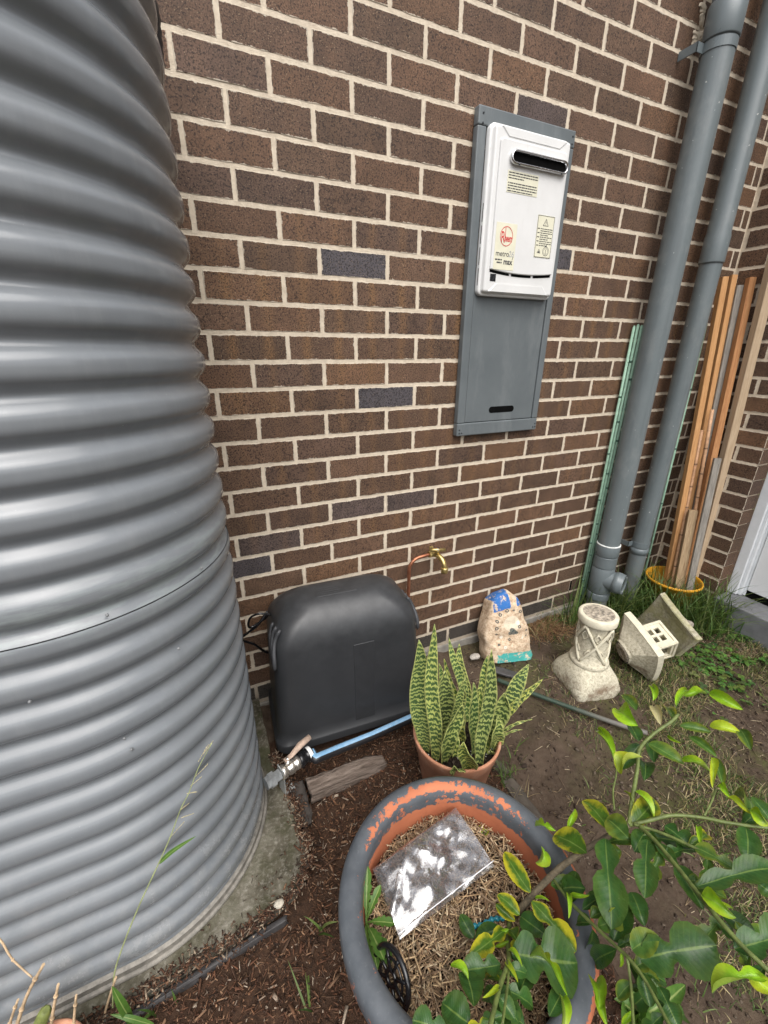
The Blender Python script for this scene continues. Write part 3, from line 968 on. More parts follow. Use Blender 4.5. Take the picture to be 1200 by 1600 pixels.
# lower louvre: three dark gaps under the lip
def lip(f): return px0 + (px1 - px0) * f, pz0 - .012 * (1 - (2*f - 1) ** 2) * .8
for (f0, f1) in ((.005, .31), (.345, .665), (.70, .99)):
    up, dn = [], []
    for k in range(9):
        f = f0 + (f1 - f0) * k / 8; x, z = lip(f); up.append((x, z + .002)); dn.append((x, z - .0085))
    q = up + dn[::-1]; m = len(q)
    mb = MB(); mb.add([(x, HF - .0008, z) for x, z in q], [tuple(range(m))]); mb.build('louvre_gap', m_black, heater)
for k in range(4):
    mb = MB(); z1_ = 1.892 - .066 * k; mb.bbox((HX0 - .0006, -.0445, z1_ - .056), (HX0 + .004, -.0405, z1_), .001)
    mb.build('side_slot', m_black, heater)
mb = MB(); mb.bbox((.862, HF - .0012, 1.652), (.888, HF + .001, 1.676), .0006); m_ind = simple('indicator_window', (.018, .019, .022), .25); mb.build('indicator_window', m_ind, heater)
# stickers and print
m_cream = simple('sticker_cream', (.66, .64, .50), .5, var=.05, scale=30, bump=.03)
m_ink = simple('ink_dark', (.045, .045, .05), .6, var=.1)
m_grey = simple('ink_grey', (.36, .36, .37), .6, var=.1)
m_red = simple('ink_red', (.55, .030, .035), .5, var=.05)
def sticker(x0, x1, z0, z1, name='sticker', y=PF - .0010):
    mb = MB(); mb.box((x0, y, z0), (x1, PF + .0005, z1)); return mb.build(name, m_cream, heater)
def lines(rows, y, m, name, parent):
    mb = MB()
    for x0, x1, z, h in rows: mb.box((x0, y - .0004, z - h / 2), (x1, y + .0002, z + h / 2))
    return mb.build(name, m, parent, kind='stuff')
def text(body, x, z, size, m, name, parent, y, shear=0.0, sx_=1.0, align='LEFT', bold=0.0):
    cu = bpy.data.curves.new(name, 'FONT'); cu.body = body; cu.size = size; cu.shear = shear; cu.align_x = align; cu.offset = bold
    cu.extrude = .0002
    tmp = bpy.data.objects.new('tmp_text', cu); COL.objects.link(tmp)
    dg = bpy.context.evaluated_depsgraph_get()
    me = bpy.data.meshes.new_from_object(tmp.evaluated_get(dg)); me.name = name
    COL.objects.unlink(tmp); bpy.data.objects.remove(tmp)
    M = Matrix.Translation(Vector((x, y, z)) - WORLD['water_heater']) @ Matrix.Rotation(math.pi/2, 4, 'X') @ Matrix.Diagonal((sx_, 1, 1, 1))
    me.transform(M); me.materials.clear(); me.materials.append(m)
    ob = bpy.data.objects.new(name, me); link(ob, None)
    ob.parent = heater; ob.location = (0, 0, 0)
    return ob
s1 = sticker(.894, 1.030, 1.925, 1.987)
Rr = random.Random(5); rows = []
def wl(x0, x1, z, h):
    x = x0
    while x < x1 - .003:
        w_ = Rr.uniform(.005, .016); rows.append((x, min(x + w_, x1), z, h)); x += w_ + .0022
for k, xe in enumerate((1.026, 1.026, .965)): wl(.898, xe, 1.981 - .0075 * k, .0028)
for k, xe in enumerate((1.024, 1.026, 1.026, 1.010)): wl(.898, xe, 1.952 - .0075 * k, .0028)
lines(rows, PF - .0012, m_ink, 'sticker_print', s1)
s2 = sticker(1.048, 1.128, 1.742, 1.876)
rows = []
bx = (1.049, 1.127, 1.743, 1.875)
rows += [(bx[0], bx[1], bx[2] + .0006, .0012), (bx[0], bx[1], bx[3] - .0006, .0012), (bx[0], bx[0] + .0012, (bx[2] + bx[3]) / 2, bx[3] - bx[2]), (bx[1] - .0012, bx[1], (bx[2] + bx[3]) / 2, bx[3] - bx[2])]
for k in range(9): wl(1.066, 1.123 if k not in (3, 5, 8) else 1.105, 1.834 - .0066 * k, .0021)
for k in (0, 2, 4, 6, 8): rows.append((1.053, 1.062, 1.834 - .0066 * k, .0026))
lines(rows, PF - .0012, m_ink, 'sticker_print', s2)
def tri(cx, cz, r, w_, mb, y):
    o3 = [(cx + r * math.cos(math.radians(a)), cz + r * math.sin(math.radians(a))) for a in (90, 210, 330)]
    i3 = [(cx + (r - 2*w_) * math.cos(math.radians(a)), cz + (r - 2*w_) * math.sin(math.radians(a))) for a in (90, 210, 330)]
    mb.add([(x, y, z) for x, z in o3 + i3], [(0, 1, 4, 3), (1, 2, 5, 4), (2, 0, 3, 5)])
def ringm(cx, cz, r0, r1, mb, y, sx_=1.0, n=40):
    vs = []
    for k in range(n):
        g = 2 * math.pi * k / n
        vs.append((cx + r0 * sx_ * math.cos(g), y, cz + r0 * math.sin(g))); vs.append((cx + r1 * sx_ * math.cos(g), y, cz + r1 * math.sin(g)))
    mb.add(vs, [(2*k, 2*k+1, (2*k+3) % (2*n), (2*k+2) % (2*n)) for k in range(n)])
mb = MB(); tri(1.088, 1.851, .0155, .0016, mb, PF - .0014)
mb.build('warning_triangle', m_ink, s2); mb = MB()
mb.box((1.0872, PF - .0016, 1.849), (1.0888, PF - .0012, 1.858)); mb.box((1.0872, PF - .0016, 1.8455), (1.0888, PF - .0012, 1.8472))
mb.build('exclamation_mark', m_ink, s2, kind='stuff'); mb = MB(); tri(1.069, 1.761, .0095, .0018, mb, PF - .0014)
mb.box((1.0665, PF - .0016, 1.757), (1.0715, PF - .0012, 1.762))
mb.build('approval_mark', m_ink, s2, kind='stuff'); mb = MB(); ringm(1.102, 1.764, .0135, .0150, mb, PF - .0014); ringm(1.102, 1.764, .0095, .0103, mb, PF - .0014)
mb.box((1.1012, PF - .0016, 1.756), (1.1028, PF - .0012, 1.770))
tri(1.102, 1.781, .0055, .0012, mb, PF - .0014)
mb.build('approval_seal', m_ink, s2, kind='stuff')
s3 = sticker(.866, .958, 1.690, 1.835, y=PF - .0008)
mb = MB(); ringm(.913, 1.795, .0285, .0306, mb, PF - .0014, .92); mb.build('brand_ring', m_red, heater)
text('R', .8885, 1.775, .050, m_red, 'brand_lettering', heater, PF - .0012, 0, .62)
text('heem', .9050, 1.7795, .031, m_red, 'brand_lettering', heater, PF - .0012, 0, .50, bold=.0006)
mb = MB(); mb.box((.9065, PF - .0016, 1.7805), (.9085, PF - .0012, 1.823)); mb.build('brand_stroke', m_red, heater)
text('metro', .872, 1.7330, .0245, m_ink, 'model_lettering', heater, PF - .0012, 0, .98)
text('26', .930, 1.7330, .0265, m_grey, 'model_lettering', heater, PF - .0012, .1, .92)
text('max', .910, 1.7085, .0255, m_ink, 'model_lettering', heater, PF - .0012, 0, .92, bold=.0006)
rows = []; wl(.872, .905, 1.7215, .0042); wl(.880, .905, 1.7125, .0042)
lines(rows, PF - .0010, m_ink, 'sticker_print', s3)
mb = MB(); mb.add([(.947, PF - .0014, 1.724), (.952, PF - .0014, 1.7365), (.9535, PF - .0014, 1.735), (.9485, PF - .0014, 1.723)], [(0, 1, 2, 3)]); mb.build('model_stroke', m_ink, heater)

# ------------------------------------------------------------------ downpipes
m_pvc, t = mat('grey_pvc')
o = t.pos()
c = t.ramp(t.noise(o, 6, 4), [(.3, (.120, .143, .150)), (.7, (.142, .165, .171))])
c = t.mix(t.ramp(t.noise(t.vm('MULTIPLY', o, (1, 1, .10)), 26, 5, .7), [(.48, 0), (.75, .5)]), c, (.085, .095, .10))
c = t.mix(t.ramp(t.noise(t.vm('MULTIPLY', o, (1, 1, .5)), 11, 6, .75), [(.52, 0), (.74, .45)]), c, (.23, .24, .235))
zp = t.xyz(o)[2]
c = t.mix(t.m('MULTIPLY', t.ramp(t.m('ADD', zp, t.m('MULTIPLY', t.noise(o, 20, 4), .3)), [(.15, .7), (.55, 0)]), t.ramp(t.noise(o, 45, 5, .7), [(.4, 0), (.65, 1)])), c, (.15, .125, .10))
c = t.mix(t.ramp(t.noise(o, 48, 3, .5), [(.725, 0), (.735, .8)]), c, (.55, .55, .53))
t.out(c, .36, t.bump(t.noise(o, 300, 2), .05, .001), spec=.5)
m_pvc2 = simple('grey_pvc_fitting', (.120, .142, .150), .34, var=.06, scale=9, bump=.05)
m_glue = simple('white_sealant', (.6, .62, .6), .6)
PA = Vector((1.800, -.098, 0)); ra = .0555
PB = Vector((2.100, -.086, 0)); rb = .0460
dp = thing('downpipe', 'thicker grey downpipe with a capped inspection tee near the ground', 'downpipe', (PA.x, PA.y, -.06), 'grey pipes running up the wall')
MA = Matrix.Translation(PA); MBm = Matrix.Translation(PB)
mb = MB(); mb.lathe([(ra, -.15), (ra, 3.3)], MA, 48); mb.build('pipe', m_pvc, dp)
def sock(z0, z1, r, M, nm, parent, lip=.004):
    mb = MB(); mb.lathe([(r - .001, z0), (r + .004, z0), (r + lip + .002, z0 + .004), (r + lip + .002, z1 - .004), (r + .004, z1), (r - .001, z1)], M, 48); return mb.build(nm, m_pvc2, parent)
sock(.355, .420, ra, MA, 'coupling', dp); sock(.285, .352, ra, MA, 'coupling', dp, .002)
sock(.080, .122, ra, MA, 'coupling', dp, .003)
mb = MB(); mb.lathe([(ra + .001, .418), (ra + .006, .4185), (ra + .005, .4235), (ra, .4245)], MA, 48); mb.build('sealant_ring', m_glue, dp)
dirT = Vector((.42, -1, .0)).normalized()
MT = Matrix.Translation(PA + Vector((0, 0, .205))) @ dirT.to_track_quat('Z', 'Y').to_matrix().to_4x4()
tee = MB(); tee.lathe([(.055, .0), (.055, .080)], MT, 44)
tee.lathe([(ra, .122), (ra + .004, .128), (ra + .004, .280), (ra, .286)], MA, 48)
tee_ = tee.build('tee', m_pvc2, dp)
mb = MB(); mb.lathe([(.055, .068), (.0605, .070), (.0605, .098), (.057, .101), (.057, .116), (.0535, .120), (.0535, .118), (.001, .118)], MT, 44); cap_ = mb.build('inspection_cap', m_pvc2, tee_)
for a in (40, 160, 280):
    g = math.radians(a); mb = MB(); mb.lathe([(.004, 0), (.0035, .002), (.0001, .0025)], MT @ Matrix.Translation((.047 * math.cos(g), .047 * math.sin(g), .118)), 8); mb.build('cap_screw', m_zinc, tee_)
sock(2.495, 2.60, ra, MA, 'coupling', dp); sock(2.70, 2.80, ra + .003, MA, 'coupling', dp)
def bracket(PV, r, z, dp):
    mb = MB(); mb.lathe([(r + .0005, z), (r + .003, z), (r + .003, z + .030), (r + .0005, z + .030)], Matrix.Translation(PV), 40, False)
    mb.bbox((PV.x - r - .035, PV.y + r * .4, z), (PV.x - r * .6, PV.y + r * .4 + .004, z + .030), .001)
    mb.bbox((PV.x - r - .035, PV.y + r * .4, z), (PV.x - r - .031, -.004, z + .030), .001)
    mb.build('wall_bracket', m_pvc2, dp)
bracket(PA, ra, 2.46, dp); bracket(PB, rb, .345, dp)
dp2 = thing('downpipe', 'thinner grey downpipe nearest the corner, behind the timber and green stake', 'downpipe', (PB.x, PB.y, -.08), 'grey pipes running up the wall')
WORLD[dp2.name] = Vector((PB.x, PB.y, -.08))
mb = MB(); mb.lathe([(rb, -.15), (rb, 1.80)], MBm, 44); mb.build('pipe', m_pvc, dp2)
mb = MB(); mb.lathe([(rb - .002, 1.794), (rb + .004, 1.794), (rb + .0045, 1.80), (rb + .0045, 1.90), (rb + .001, 1.915), (rb + .001, 3.3)], MBm, 44); mb.build('upper_pipe', m_pvc, dp2)
mb = MB(); mb.lathe([(rb, .30), (rb + .003, .301), (rb + .003, .336), (rb, .337)], MBm, 44); mb.build('coupling', m_pvc2, dp2)
# rough mortar left over the brick ends beside the top bracket
m_rough = simple('rough_mortar', (.56, .48, .37), .95, var=.25, scale=60, bump=1.0)
for poly in (((270, 20), (345, 60), (330, 130), (318, 220), (296, 350), (268, 300), (275, 150)), ((195, 370), (335, 385), (305, 480), (250, 580), (205, 640), (150, 662), (168, 560), (186, 480))):
    q = [at_y(1060 + x / 8, y / 8, -.004) for x, y in poly]
    dense = []
    for a, b in zip(q, q[1:] + q[:1]):
        for k in range(6):
            p = a.lerp(b, k / 6); dense.append(p + Vector(((float(vnoise(p.x * 300, p.z * 300)) - .5) * .010, 0, (float(vnoise(p.z * 300, p.x * 300 + 5)) - .5) * .010)))
    c_ = sum(dense, Vector()) / len(dense); m_ = len(dense)
    mb = MB(); mb.add([p + Vector((0, .003, 0)) for p in dense] + [p.lerp(c_, .12) + Vector((0, -.004, 0)) for p in dense] + [p.lerp(c_, .55) + Vector((0, -.007 * (.6 + .8 * float(vnoise(p.x * 200, p.z * 200))), 0)) for p in dense] + [c_ + Vector((0, -.006, 0))],
           [(r * m_ + k, r * m_ + (k+1) % m_, (r+1) * m_ + (k+1) % m_, (r+1) * m_ + k) for r in (0, 1) for k in range(m_)] + [(2*m_ + k, 2*m_ + (k+1) % m_, 3*m_) for k in range(m_)])
    mb.build('mortar_patch', m_rough, wall)
# ------------------------------------------------------------------ green stakes
m_stake = simple('green_stake_coating', (.26, .42, .31), .5, var=.2, scale=40, bump=.15)
m_stake_d = simple('stake_knob', (.055, .12, .085), .55, var=.2)
def stake(p0, p1, r, label, knobs):
    p0, p1 = Vector(p0), Vector(p1)
    th = thing('garden_stake', label, 'garden stake', p0, 'green coated garden stakes')
    mb = MB(); mb.tube([p0, p0.lerp(p1, .5), p1], r, 9); mb.tube([p1, p1 + (p1 - p0).normalized() * .006], [r, r * .5], 9)
    mb.build('rod', m_stake, th)
    d = (p1 - p0).normalized(); a = Vector((0, -1, 0))
    for f in knobs:
        mb = MB(); q = p0.lerp(p1, f)
        mb.tube([q - d * .005, q - d * .001, q + d * .001, q + d * .005], [r + .0004, r + .0022, r + .0022, r + .0004], 9)
        mb.build('node_ring', m_stake_d, th)
stake((1.744, -.030, -.07), (1.752, -.020, 1.520), .0064, 'leftmost of the three green stakes leaning beside the thick downpipe', (.15, .3, .46, .62, .8))
stake((1.757, -.032, -.07), (1.775, -.022, 1.527), .0066, 'middle one of the three green stakes beside the thick downpipe', (.12, .25, .37, .55, .72, .9))
stake((1.770, -.034, -.07), (1.797, -.025, 1.524), .0066, 'green stake nearest the thick downpipe, right of its two companions', (.18, .33, .5, .66, .85))
stake((2.235, -.075, -.07), (2.296, -.020, 1.545), .0066, 'single green stake between the thin downpipe and the orange timber', (.2, .4, .6, .8))

# ------------------------------------------------------------------ yellow bucket with timber
m_bucket, t = mat('yellow_bucket')
o = t.pos(); c = t.ramp(t.noise(o, 14, 5), [(.3, (.50, .235, .014)), (.7, (.66, .34, .025))])
c = t.mix(t.ramp(t.noise(o, 40, 5, .7), [(.5, 0), (.75, .6)]), c, (.20, .12, .035))
t.out(c, .5, None, spec=.4)
BK = Vector((2.290, -.215, -.085))
bucket = thing('bucket', 'yellow plastic bucket holding lengths of timber in the corner', 'bucket', BK)
mb = MB(); mb.lathe([(.001, .004), (.100, .002), (.104, .0), (.139, .222), (.147, .223), (.148, .229), (.1465, .236), (.143, .238), (.1385, .234), (.1355, .225), (.101, .010), (.001, .010)], Matrix.Translation(BK), 44)
mb.build('tub', m_bucket, bucket)
def wood(name, light, dark, vein, scale=30, rough=.7, rel=.002, across=95.0):
    m, t = mat(name)
    o = t.uv()                                     # u along the grain in metres
    s3 = t.vm('MULTIPLY', o, (6.0, across, 1))
    rnd = t.n('ShaderNodeObjectInfo').outputs['Random']
    s3 = t.vm('ADD', s3, t.n('ShaderNodeCombineXYZ', {0: t.m('MULTIPLY', rnd, 80), 1: t.m('MULTIPLY', rnd, 33)}).outputs[0])
    f = t.noise(s3, 1.6, 5, .6, .6); g = t.noise(t.vm('MULTIPLY', o, (9, 60, 1)), 3.5, 4, .6)
    c = t.mix(t.ramp(f, [(.32, 0), (.68, 1)]), light, dark)
    c = t.mix(t.ramp(g, [(.60, 0), (.72, .6)]), c, vein)
    t.out(c, rough, t.bump(t.m('ADD', f, t.m('MULTIPLY', g, .4)), .35 if rel < .003 else .9, rel), spec=.25)
    return m
m_orange = wood('orange_timber', (.56, .315, .140), (.43, .215, .085), (.20, .085, .036))
m_orange2 = wood('red_timber', (.48, .25, .11), (.33, .145, .06), (.15, .055, .024))
m_greyw = wood('weathered_timber', (.30, .275, .24), (.165, .15, .132), (.075, .066, .058))
m_pale = wood('pale_timber', (.50, .385, .265), (.40, .29, .185), (.24, .16, .09))
m_mott = wood('mottled_timber', (.42, .31, .19), (.24, .155, .085), (.09, .055, .03))
m_darkw = wood('dark_red_timber', (.115, .035, .018), (.075, .022, .012), (.04, .014, .01))
def beam_mesh(p0, p1, w_, d_, face, bev=.0015, jit=0.0, seed=1):
    """square timber from p0 to p1; face = direction its wide side looks at. uv: u in metres along, v across"""
    p0, p1 = Vector(p0), Vector(p1); a = (p1 - p0).normalized()
    n = Vector(face); n = (n - a * n.dot(a)).normalized(); s_ = a.cross(n)
    Lh = (p1 - p0).length; r = random.Random(seed)
    prof = []
    for sx_, sy_ in ((1, 1), (-1, 1), (-1, -1), (1, -1)):
        c_ = Vector((sx_ * w_ / 2, sy_ * d_ / 2, 0))
        if sx_ * sy_ > 0: prof += [(c_.x, c_.y - sy_ * bev), (c_.x - sx_ * bev, c_.y)]
        else: prof += [(c_.x - sx_ * bev, c_.y), (c_.x, c_.y - sy_ * bev)]
    per = [0]
    for i in range(len(prof)): per.append(per[-1] + math.dist(prof[i], prof[(i+1) % 8]))
    nseg = max(2, int(Lh / .12))
    V, UV, F = [], [], []
    bow = r.uniform(-1, 1) * .003
    for i in range(nseg + 1):
        f = i / nseg
        for k in range(9):
            x, y = prof[k % 8]
            V.append(p0.lerp(p1, f) + s_ * (x + bow * math.sin(f * 3.14) + r.uniform(-jit, jit)) + n * (y + r.uniform(-jit, jit))); UV.append((f * Lh, per[k]))
    for i in range(nseg):
        for k in range(8): F.append((i*9+k, i*9+k+1, (i+1)*9+k+1, (i+1)*9+k))
    b = len(V)
    for i in (0, nseg):
        for k in range(8): V.append(V[i*9+k]); UV.append((k * .003, i * .5 + per[k]))
    F3 = [tuple(F_) for F_ in F] + [tuple(reversed(range(b, b + 8))), tuple(range(b + 8, b + 16))]
    me = bpy.data.meshes.new('timber'); me.from_pydata([tuple(v) for v in V], [], F3)
    l = me.uv_layers.new(name='UVMap')
    for lp in me.loops: l.data[lp.index].uv = UV[lp.vertex_index]
    return me
def batten(b_px, b_z, top, w_, d_, m, label, face=(-.45, -1, 0), zlow=-.06, name='timber_batten', cat='timber', seed=1):
    b = at_z(*b_px, b_z); tp = Vector(top)
    a = (tp - b); p0 = b + a * ((zlow - b.z) / a.z)
    me = beam_mesh(p0, tp, w_, d_, face, seed=seed); me.materials.append(m); me.name = name
    for v in me.vertices: v.co -= p0
    ob = bpy.data.objects.new(name, me); link(ob, None, p0)
    return tag(ob, label, cat, 'lengths of timber and cane standing in the yellow bucket')
RZm = .15
batten((1044, 898), RZm, at_y(1131, 433, -.055), .030, .030, m_orange, 'orange timber batten at the left of the bundle in the bucket', seed=2)
batten((1057, 898), RZm, at_y(1146, 430, -.032), .028, .026, m_orange, 'tallest orange timber batten touching the mortar line of the corner', seed=3)
batten((1052, 880), RZm, at_y(1128, 520, -.028), .022, .022, m_darkw, 'dark reddish timber strip seen between the two left orange battens', seed=4)
batten((1066, 900), RZm, at_x(1157, 446, 2.415), .042, .022, m_greyw, 'weathered grey timber batten between two orange battens', face=(-.6, -1, 0), seed=5)
batten((1071, 904), RZm, at_x(1174, 434, 2.425), .034, .030, m_orange2, 'reddish orange timber batten right of the tall grey one', face=(-.45, -1, 0), seed=6)
batten((1089, 897), RZm, at_x(1212, 398, 2.418), .046, .036, m_pale, 'long pale sawn timber running out of the frame at right', face=(-.35, -1, 0), seed=7)
batten((1078, 915), RZm, at_x(1121, 716, 2.33), .034, .018, m_greyw, 'short grey timber offcut in front of the pale length', face=(-.7, -1, 0), seed=8)
batten((1061, 909), RZm, at_x(1083, 797, 2.30), .044, .024, m_mott, 'short mottled brown offcut at the front of the bucket', face=(-.8, -1, 0), seed=9)
m_cane = simple('bamboo_cane', (.47, .27, .15), .5, var=.25, scale=50, bump=.15)
m_cane_n = simple('cane_node', (.19, .105, .055), .6)
def cane(b_px, top, r, label):
    b = at_z(*b_px, RZm); tp = Vector(top); a = tp - b; p0 = b + a * ((-.06 - b.z) / a.z)
    th = thing('bamboo_cane', label, 'cane', p0, 'lengths of timber and cane standing in the yellow bucket')
    mb = MB(); mb.tube([p0.lerp(tp, k / 6) for k in range(7)], r, 9); mb.build('stem', m_cane, th)
    for k in range(1, 7):
        mb = MB(); q = p0.lerp(tp, k / 7 + .03 * math.sin(k * 5)); d = (tp - p0).normalized()
        mb.tube([q - d * .004, q, q + d * .004], [r, r + .0022, r], 9); mb.build('node_ring', m_cane_n, th)
cane((1051, 904), at_x(1097, 672, 2.34), .0085, 'pinkish bamboo cane between orange batten and mottled offcut')
cane((1068, 906), at_x(1113, 640, 2.34), .0085, 'bamboo cane right of the mottled offcut')

# ------------------------------------------------------------------ painted stone
m_stone, t = mat('painted_stone')
o = t.uv()
P_ = t.obj(); q = t.xyz(o)
n1 = t.noise(P_, 14, 5, .7); n2 = t.noise(P_, 75, 4, .7); n3 = t.noise(P_, 190, 3, .7)
c = t.ramp(n2, [(.30, (.27, .17, .10)), (.5, (.52, .40, .28)), (.72, (.68, .57, .43))])
c = t.mix(t.ramp(n3, [(.60, 0), (.70, .7)]), c, (.50, .22, .15))
c = t.mix(t.ramp(n3, [(.28, .8), (.36, 0)]), c, (.07, .06, .05))
front = t.m('GREATER_THAN', t.xyz(t.n('ShaderNodeTexCoord').outputs['Normal'])[1], 2.0)
wob = t.m('MULTIPLY', t.m('SUBTRACT', n1, .5), .22)
flake = t.ramp(t.noise(P_, 42, 5, .75), [(.40, 0), (.47, 1)])
zz = t.m('ADD', q[1], wob)
qx = t.m('ADD', q[0], t.m('MULTIPLY', wob, .6))
bl = t.m('MULTIPLY', t.m('GREATER_THAN', t.m('ADD', zz, t.m('MULTIPLY', q[0], -.25)), .655), t.m('LESS_THAN', qx, .50))
br_ = t.m('MULTIPLY', t.m('GREATER_THAN', zz, .80), t.m('GREATER_THAN', qx, .62))
blue = t.m('MULTIPLY', t.m('MAXIMUM', bl, br_), flake)
blue = t.m('MULTIPLY', blue, t.m('GREATER_THAN', q[0], .20))
c = t.mix(blue, c, (.028, .125, .36))
teal = t.m('MULTIPLY', t.m('LESS_THAN', t.m('ADD', q[1], t.m('MULTIPLY', wob, .35)), .135), flake)
teal = t.m('MULTIPLY', teal, t.m('GREATER_THAN', q[0], .26))
c = t.mix(teal, c, (.055, .33, .30))
# brushed ring marks and dabs in dark and white paint
def disc(cx, cy, r0, r1, src, col, strength=.9):
    dx = t.m('SUBTRACT', q[0], cx); dy = t.m('MULTIPLY', t.m('SUBTRACT', q[1], cy), 1.35)
    d = t.m('ADD', t.m('SQRT', t.m('ADD', t.m('MULTIPLY', dx, dx), t.m('MULTIPLY', dy, dy))), t.m('MULTIPLY', t.m('SUBTRACT', n2, .5), .035))
    k = t.m('MULTIPLY', t.m('LESS_THAN', d, r1), t.m('GREATER_THAN', d, r0))
    return t.mix(t.m('MULTIPLY', k, strength), src, col)
c = disc(.52, .55, 0, .15, c, (.66, .60, .47), .65)
for (x, y, r0, r1) in ((.43, .735, .014, .034), (.31, .68, .012, .034), (.25, .59, .012, .032), (.245, .49, .013, .033), (.68, .715, .012, .034), (.555, .735, 0, .018),
                       (.24, .41, 0, .018), (.66, .50, .010, .030), (.48, .325, .008, .026), (.285, .26, 0, .02), (.80, .44, 0, .018), (.80, .36, 0, .016)):
    c = disc(x, y, r0, r1, c, (.035, .05, .055), .85)
for (x, y, r) in ((.52, .46, .045), (.56, .425, .05), (.49, .415, .036), (.61, .415, .03)):
    c = disc(x, y, 0, r, c, (.028, .05, .055), .8)
for (x, y, r) in ((.34, .36, .03), (.63, .555, .04), (.40, .22, .03), (.72, .34, .022)):
    c = disc(x, y, 0, r, c, (.72, .70, .62), .7)
t.out(c, .8, t.bump(t.m('ADD', n2, t.m('MULTIPLY', n3, .5)), .8, .005), spec=.3)
# outline half widths against height (fraction), leaning back on the wall
def make_stone():
    H = .335; V, UV, F = [], [], []
    outl = [(-.090, .0), (-.098, .10), (-.100, .25), (-.108, .40), (-.099, .55), (-.084, .70), (-.076, .84), (-.045, .94), (0.0, .985)]
    outr = [(.108, .0), (.114, .07), (.106, .17), (.102, .30), (.094, .44), (.080, .60), (.064, .76), (.046, .90), (.012, .985)]
    def at_h(o, h):
        for (x0, h0), (x1, h1) in zip(o[:-1], o[1:]):
            if h0 <= h <= h1: return x0 + (x1 - x0) * (h - h0) / (h1 - h0)
        return o[-1][0]
    nh, na = 44, 64
    for i in range(nh + 1):
        h = .985 * (i / nh); xl, xr = at_h(outl, h), at_h(outr, h)
        cap = 1 - max(0, (h - .80) / .2) ** 2 * .8
        th = .060 * cap
        for k in range(na + 1):
            g = 2 * math.pi * k / na
            cx, hw = (xl + xr) / 2, (xr - xl) / 2
            e = .55
            x = cx + hw * math.copysign(abs(math.cos(g)) ** e, math.cos(g))
            y = th * math.copysign(abs(math.sin(g)) ** .36, math.sin(g))
            z = h * H
            n_ = float(fbm(x * 22 + 3 + y * 15, z * 22 + y * 9, 4)) - .5
            rr = 1 + .16 * n_
            p = Vector((cx + (x - cx) * (1 + .08 * n_), y * rr - .014 * n_, z + .007 * (float(vnoise(x * 30, y * 30 + 7)) - .5)))
            V.append(p); UV.append(((p.x + .118) / .24, p.z / H))
    for i in range(nh):
        for k in range(na): F.append((i*(na+1)+k, i*(na+1)+k+1, (i+1)*(na+1)+k+1, (i+1)*(na+1)+k))
    F.append(tuple(nh*(na+1) + k for k in range(na)))
    me = bpy.data.meshes.new('painted_stone'); me.from_pydata([tuple(v) for v in V], [], F)
    l = me.uv_layers.new(name='UVMap')
    for lp in me.loops: l.data[lp.index].uv = UV[lp.vertex_index]
    me.polygons.foreach_set('use_smooth', [True] * len(me.polygons)); me.materials.append(m_stone)
    return me
stone = bpy.data.objects.new('painted_stone', make_stone())
stone.scale = (1.20, 1.1, 1.06); link(stone, None, (1.078, -.168, -.055)); stone.rotation_euler = (math.radians(-19), math.radians(3), math.radians(-14))
tag(stone, 'flat beige stone painted blue on top and teal below, leaning on the wall', 'painted stone')

# ------------------------------------------------------------------ concrete garden lantern in three pieces
m_lan, t = mat('cast_concrete')
o = t.pos(); n1 = t.noise(o, 10, 5, .65); n2 = t.noise(o, 90, 5, .75)
c = t.ramp(n2, [(.34, (.31, .28, .205)), (.52, (.52, .48, .37)), (.72, (.64, .60, .48))])
pit = t.ramp(t.noise(o, 150, 4, .75), [(.56, 0), (.66, .8)])
zz = t.xyz(o)[2]
lowm = t.ramp(t.m('ADD', zz, t.m('MULTIPLY', n1, .10)), [(.06, 1), (.19, .12)])
c = t.mix(t.m('MULTIPLY', pit, lowm), c, (.06, .055, .045))
c = t.mix(t.m('MULTIPLY', t.ramp(n1, [(.48, 0), (.62, .8)]), t.ramp(zz, [(-.05, 1), (.02, 0)])), c, (.11, .055, .032))
c = t.mix(t.ramp(n1, [(.55, 0), (.75, .22)]), c, (.36, .31, .18))
t.out(c, .9, t.bump(n2, .6, .004), spec=.2)
m_lan2, t = mat('lichen_concrete')
o = t.pos(); n1 = t.noise(o, 13, 5, .65); n2 = t.noise(o, 80, 5, .75)
c = t.ramp(n2, [(.34, (.22, .20, .15)), (.52, (.40, .37, .28)), (.72, (.54, .50, .39))])
c = t.mix(t.ramp(n1, [(.42, 0), (.62, .6)]), c, (.28, .27, .10))
c = t.mix(t.ramp(t.noise(o, 31, 5), [(.55, 0), (.7, .5)]), c, (.12, .105, .085))
t.out(c, .92, t.bump(n2, .7, .005), spec=.2)
m_lanw = simple('clean_concrete', (.58, .54, .415), .85, var=.14, scale=40, bump=.35)
m_rust = simple('dirty_disc', (.30, .26, .205), .9, var=.75, scale=75, bump=.7)
LP = Vector((1.325, -.452, -.058))
ped = thing('lantern_pedestal', 'upright cream concrete lantern pedestal with a lattice column and flared foot', 'lantern part', LP)
ML = Matrix.Translation(LP) @ Matrix.Rotation(math.radians(-12), 4, 'Z')
def sq_ring(hw, z, rnd, n=40, jit=0.0):
    out = []
    for k in range(n):
        g = 2 * math.pi * k / n + math.pi / 4
        cx, cy = math.cos(g), math.sin(g)
        m_ = max(abs(cx), abs(cy))
        sq = 1 / m_
        r_ = hw * ((1 - rnd) * min(sq, 1.30) + rnd)
        r_ *= 1 + jit * (float(vnoise(cx * 6 + 9, cy * 6 + z * 40)) - .5)
        out.append(ML @ Vector((r_ * cx, r_ * cy, z)))
    return out
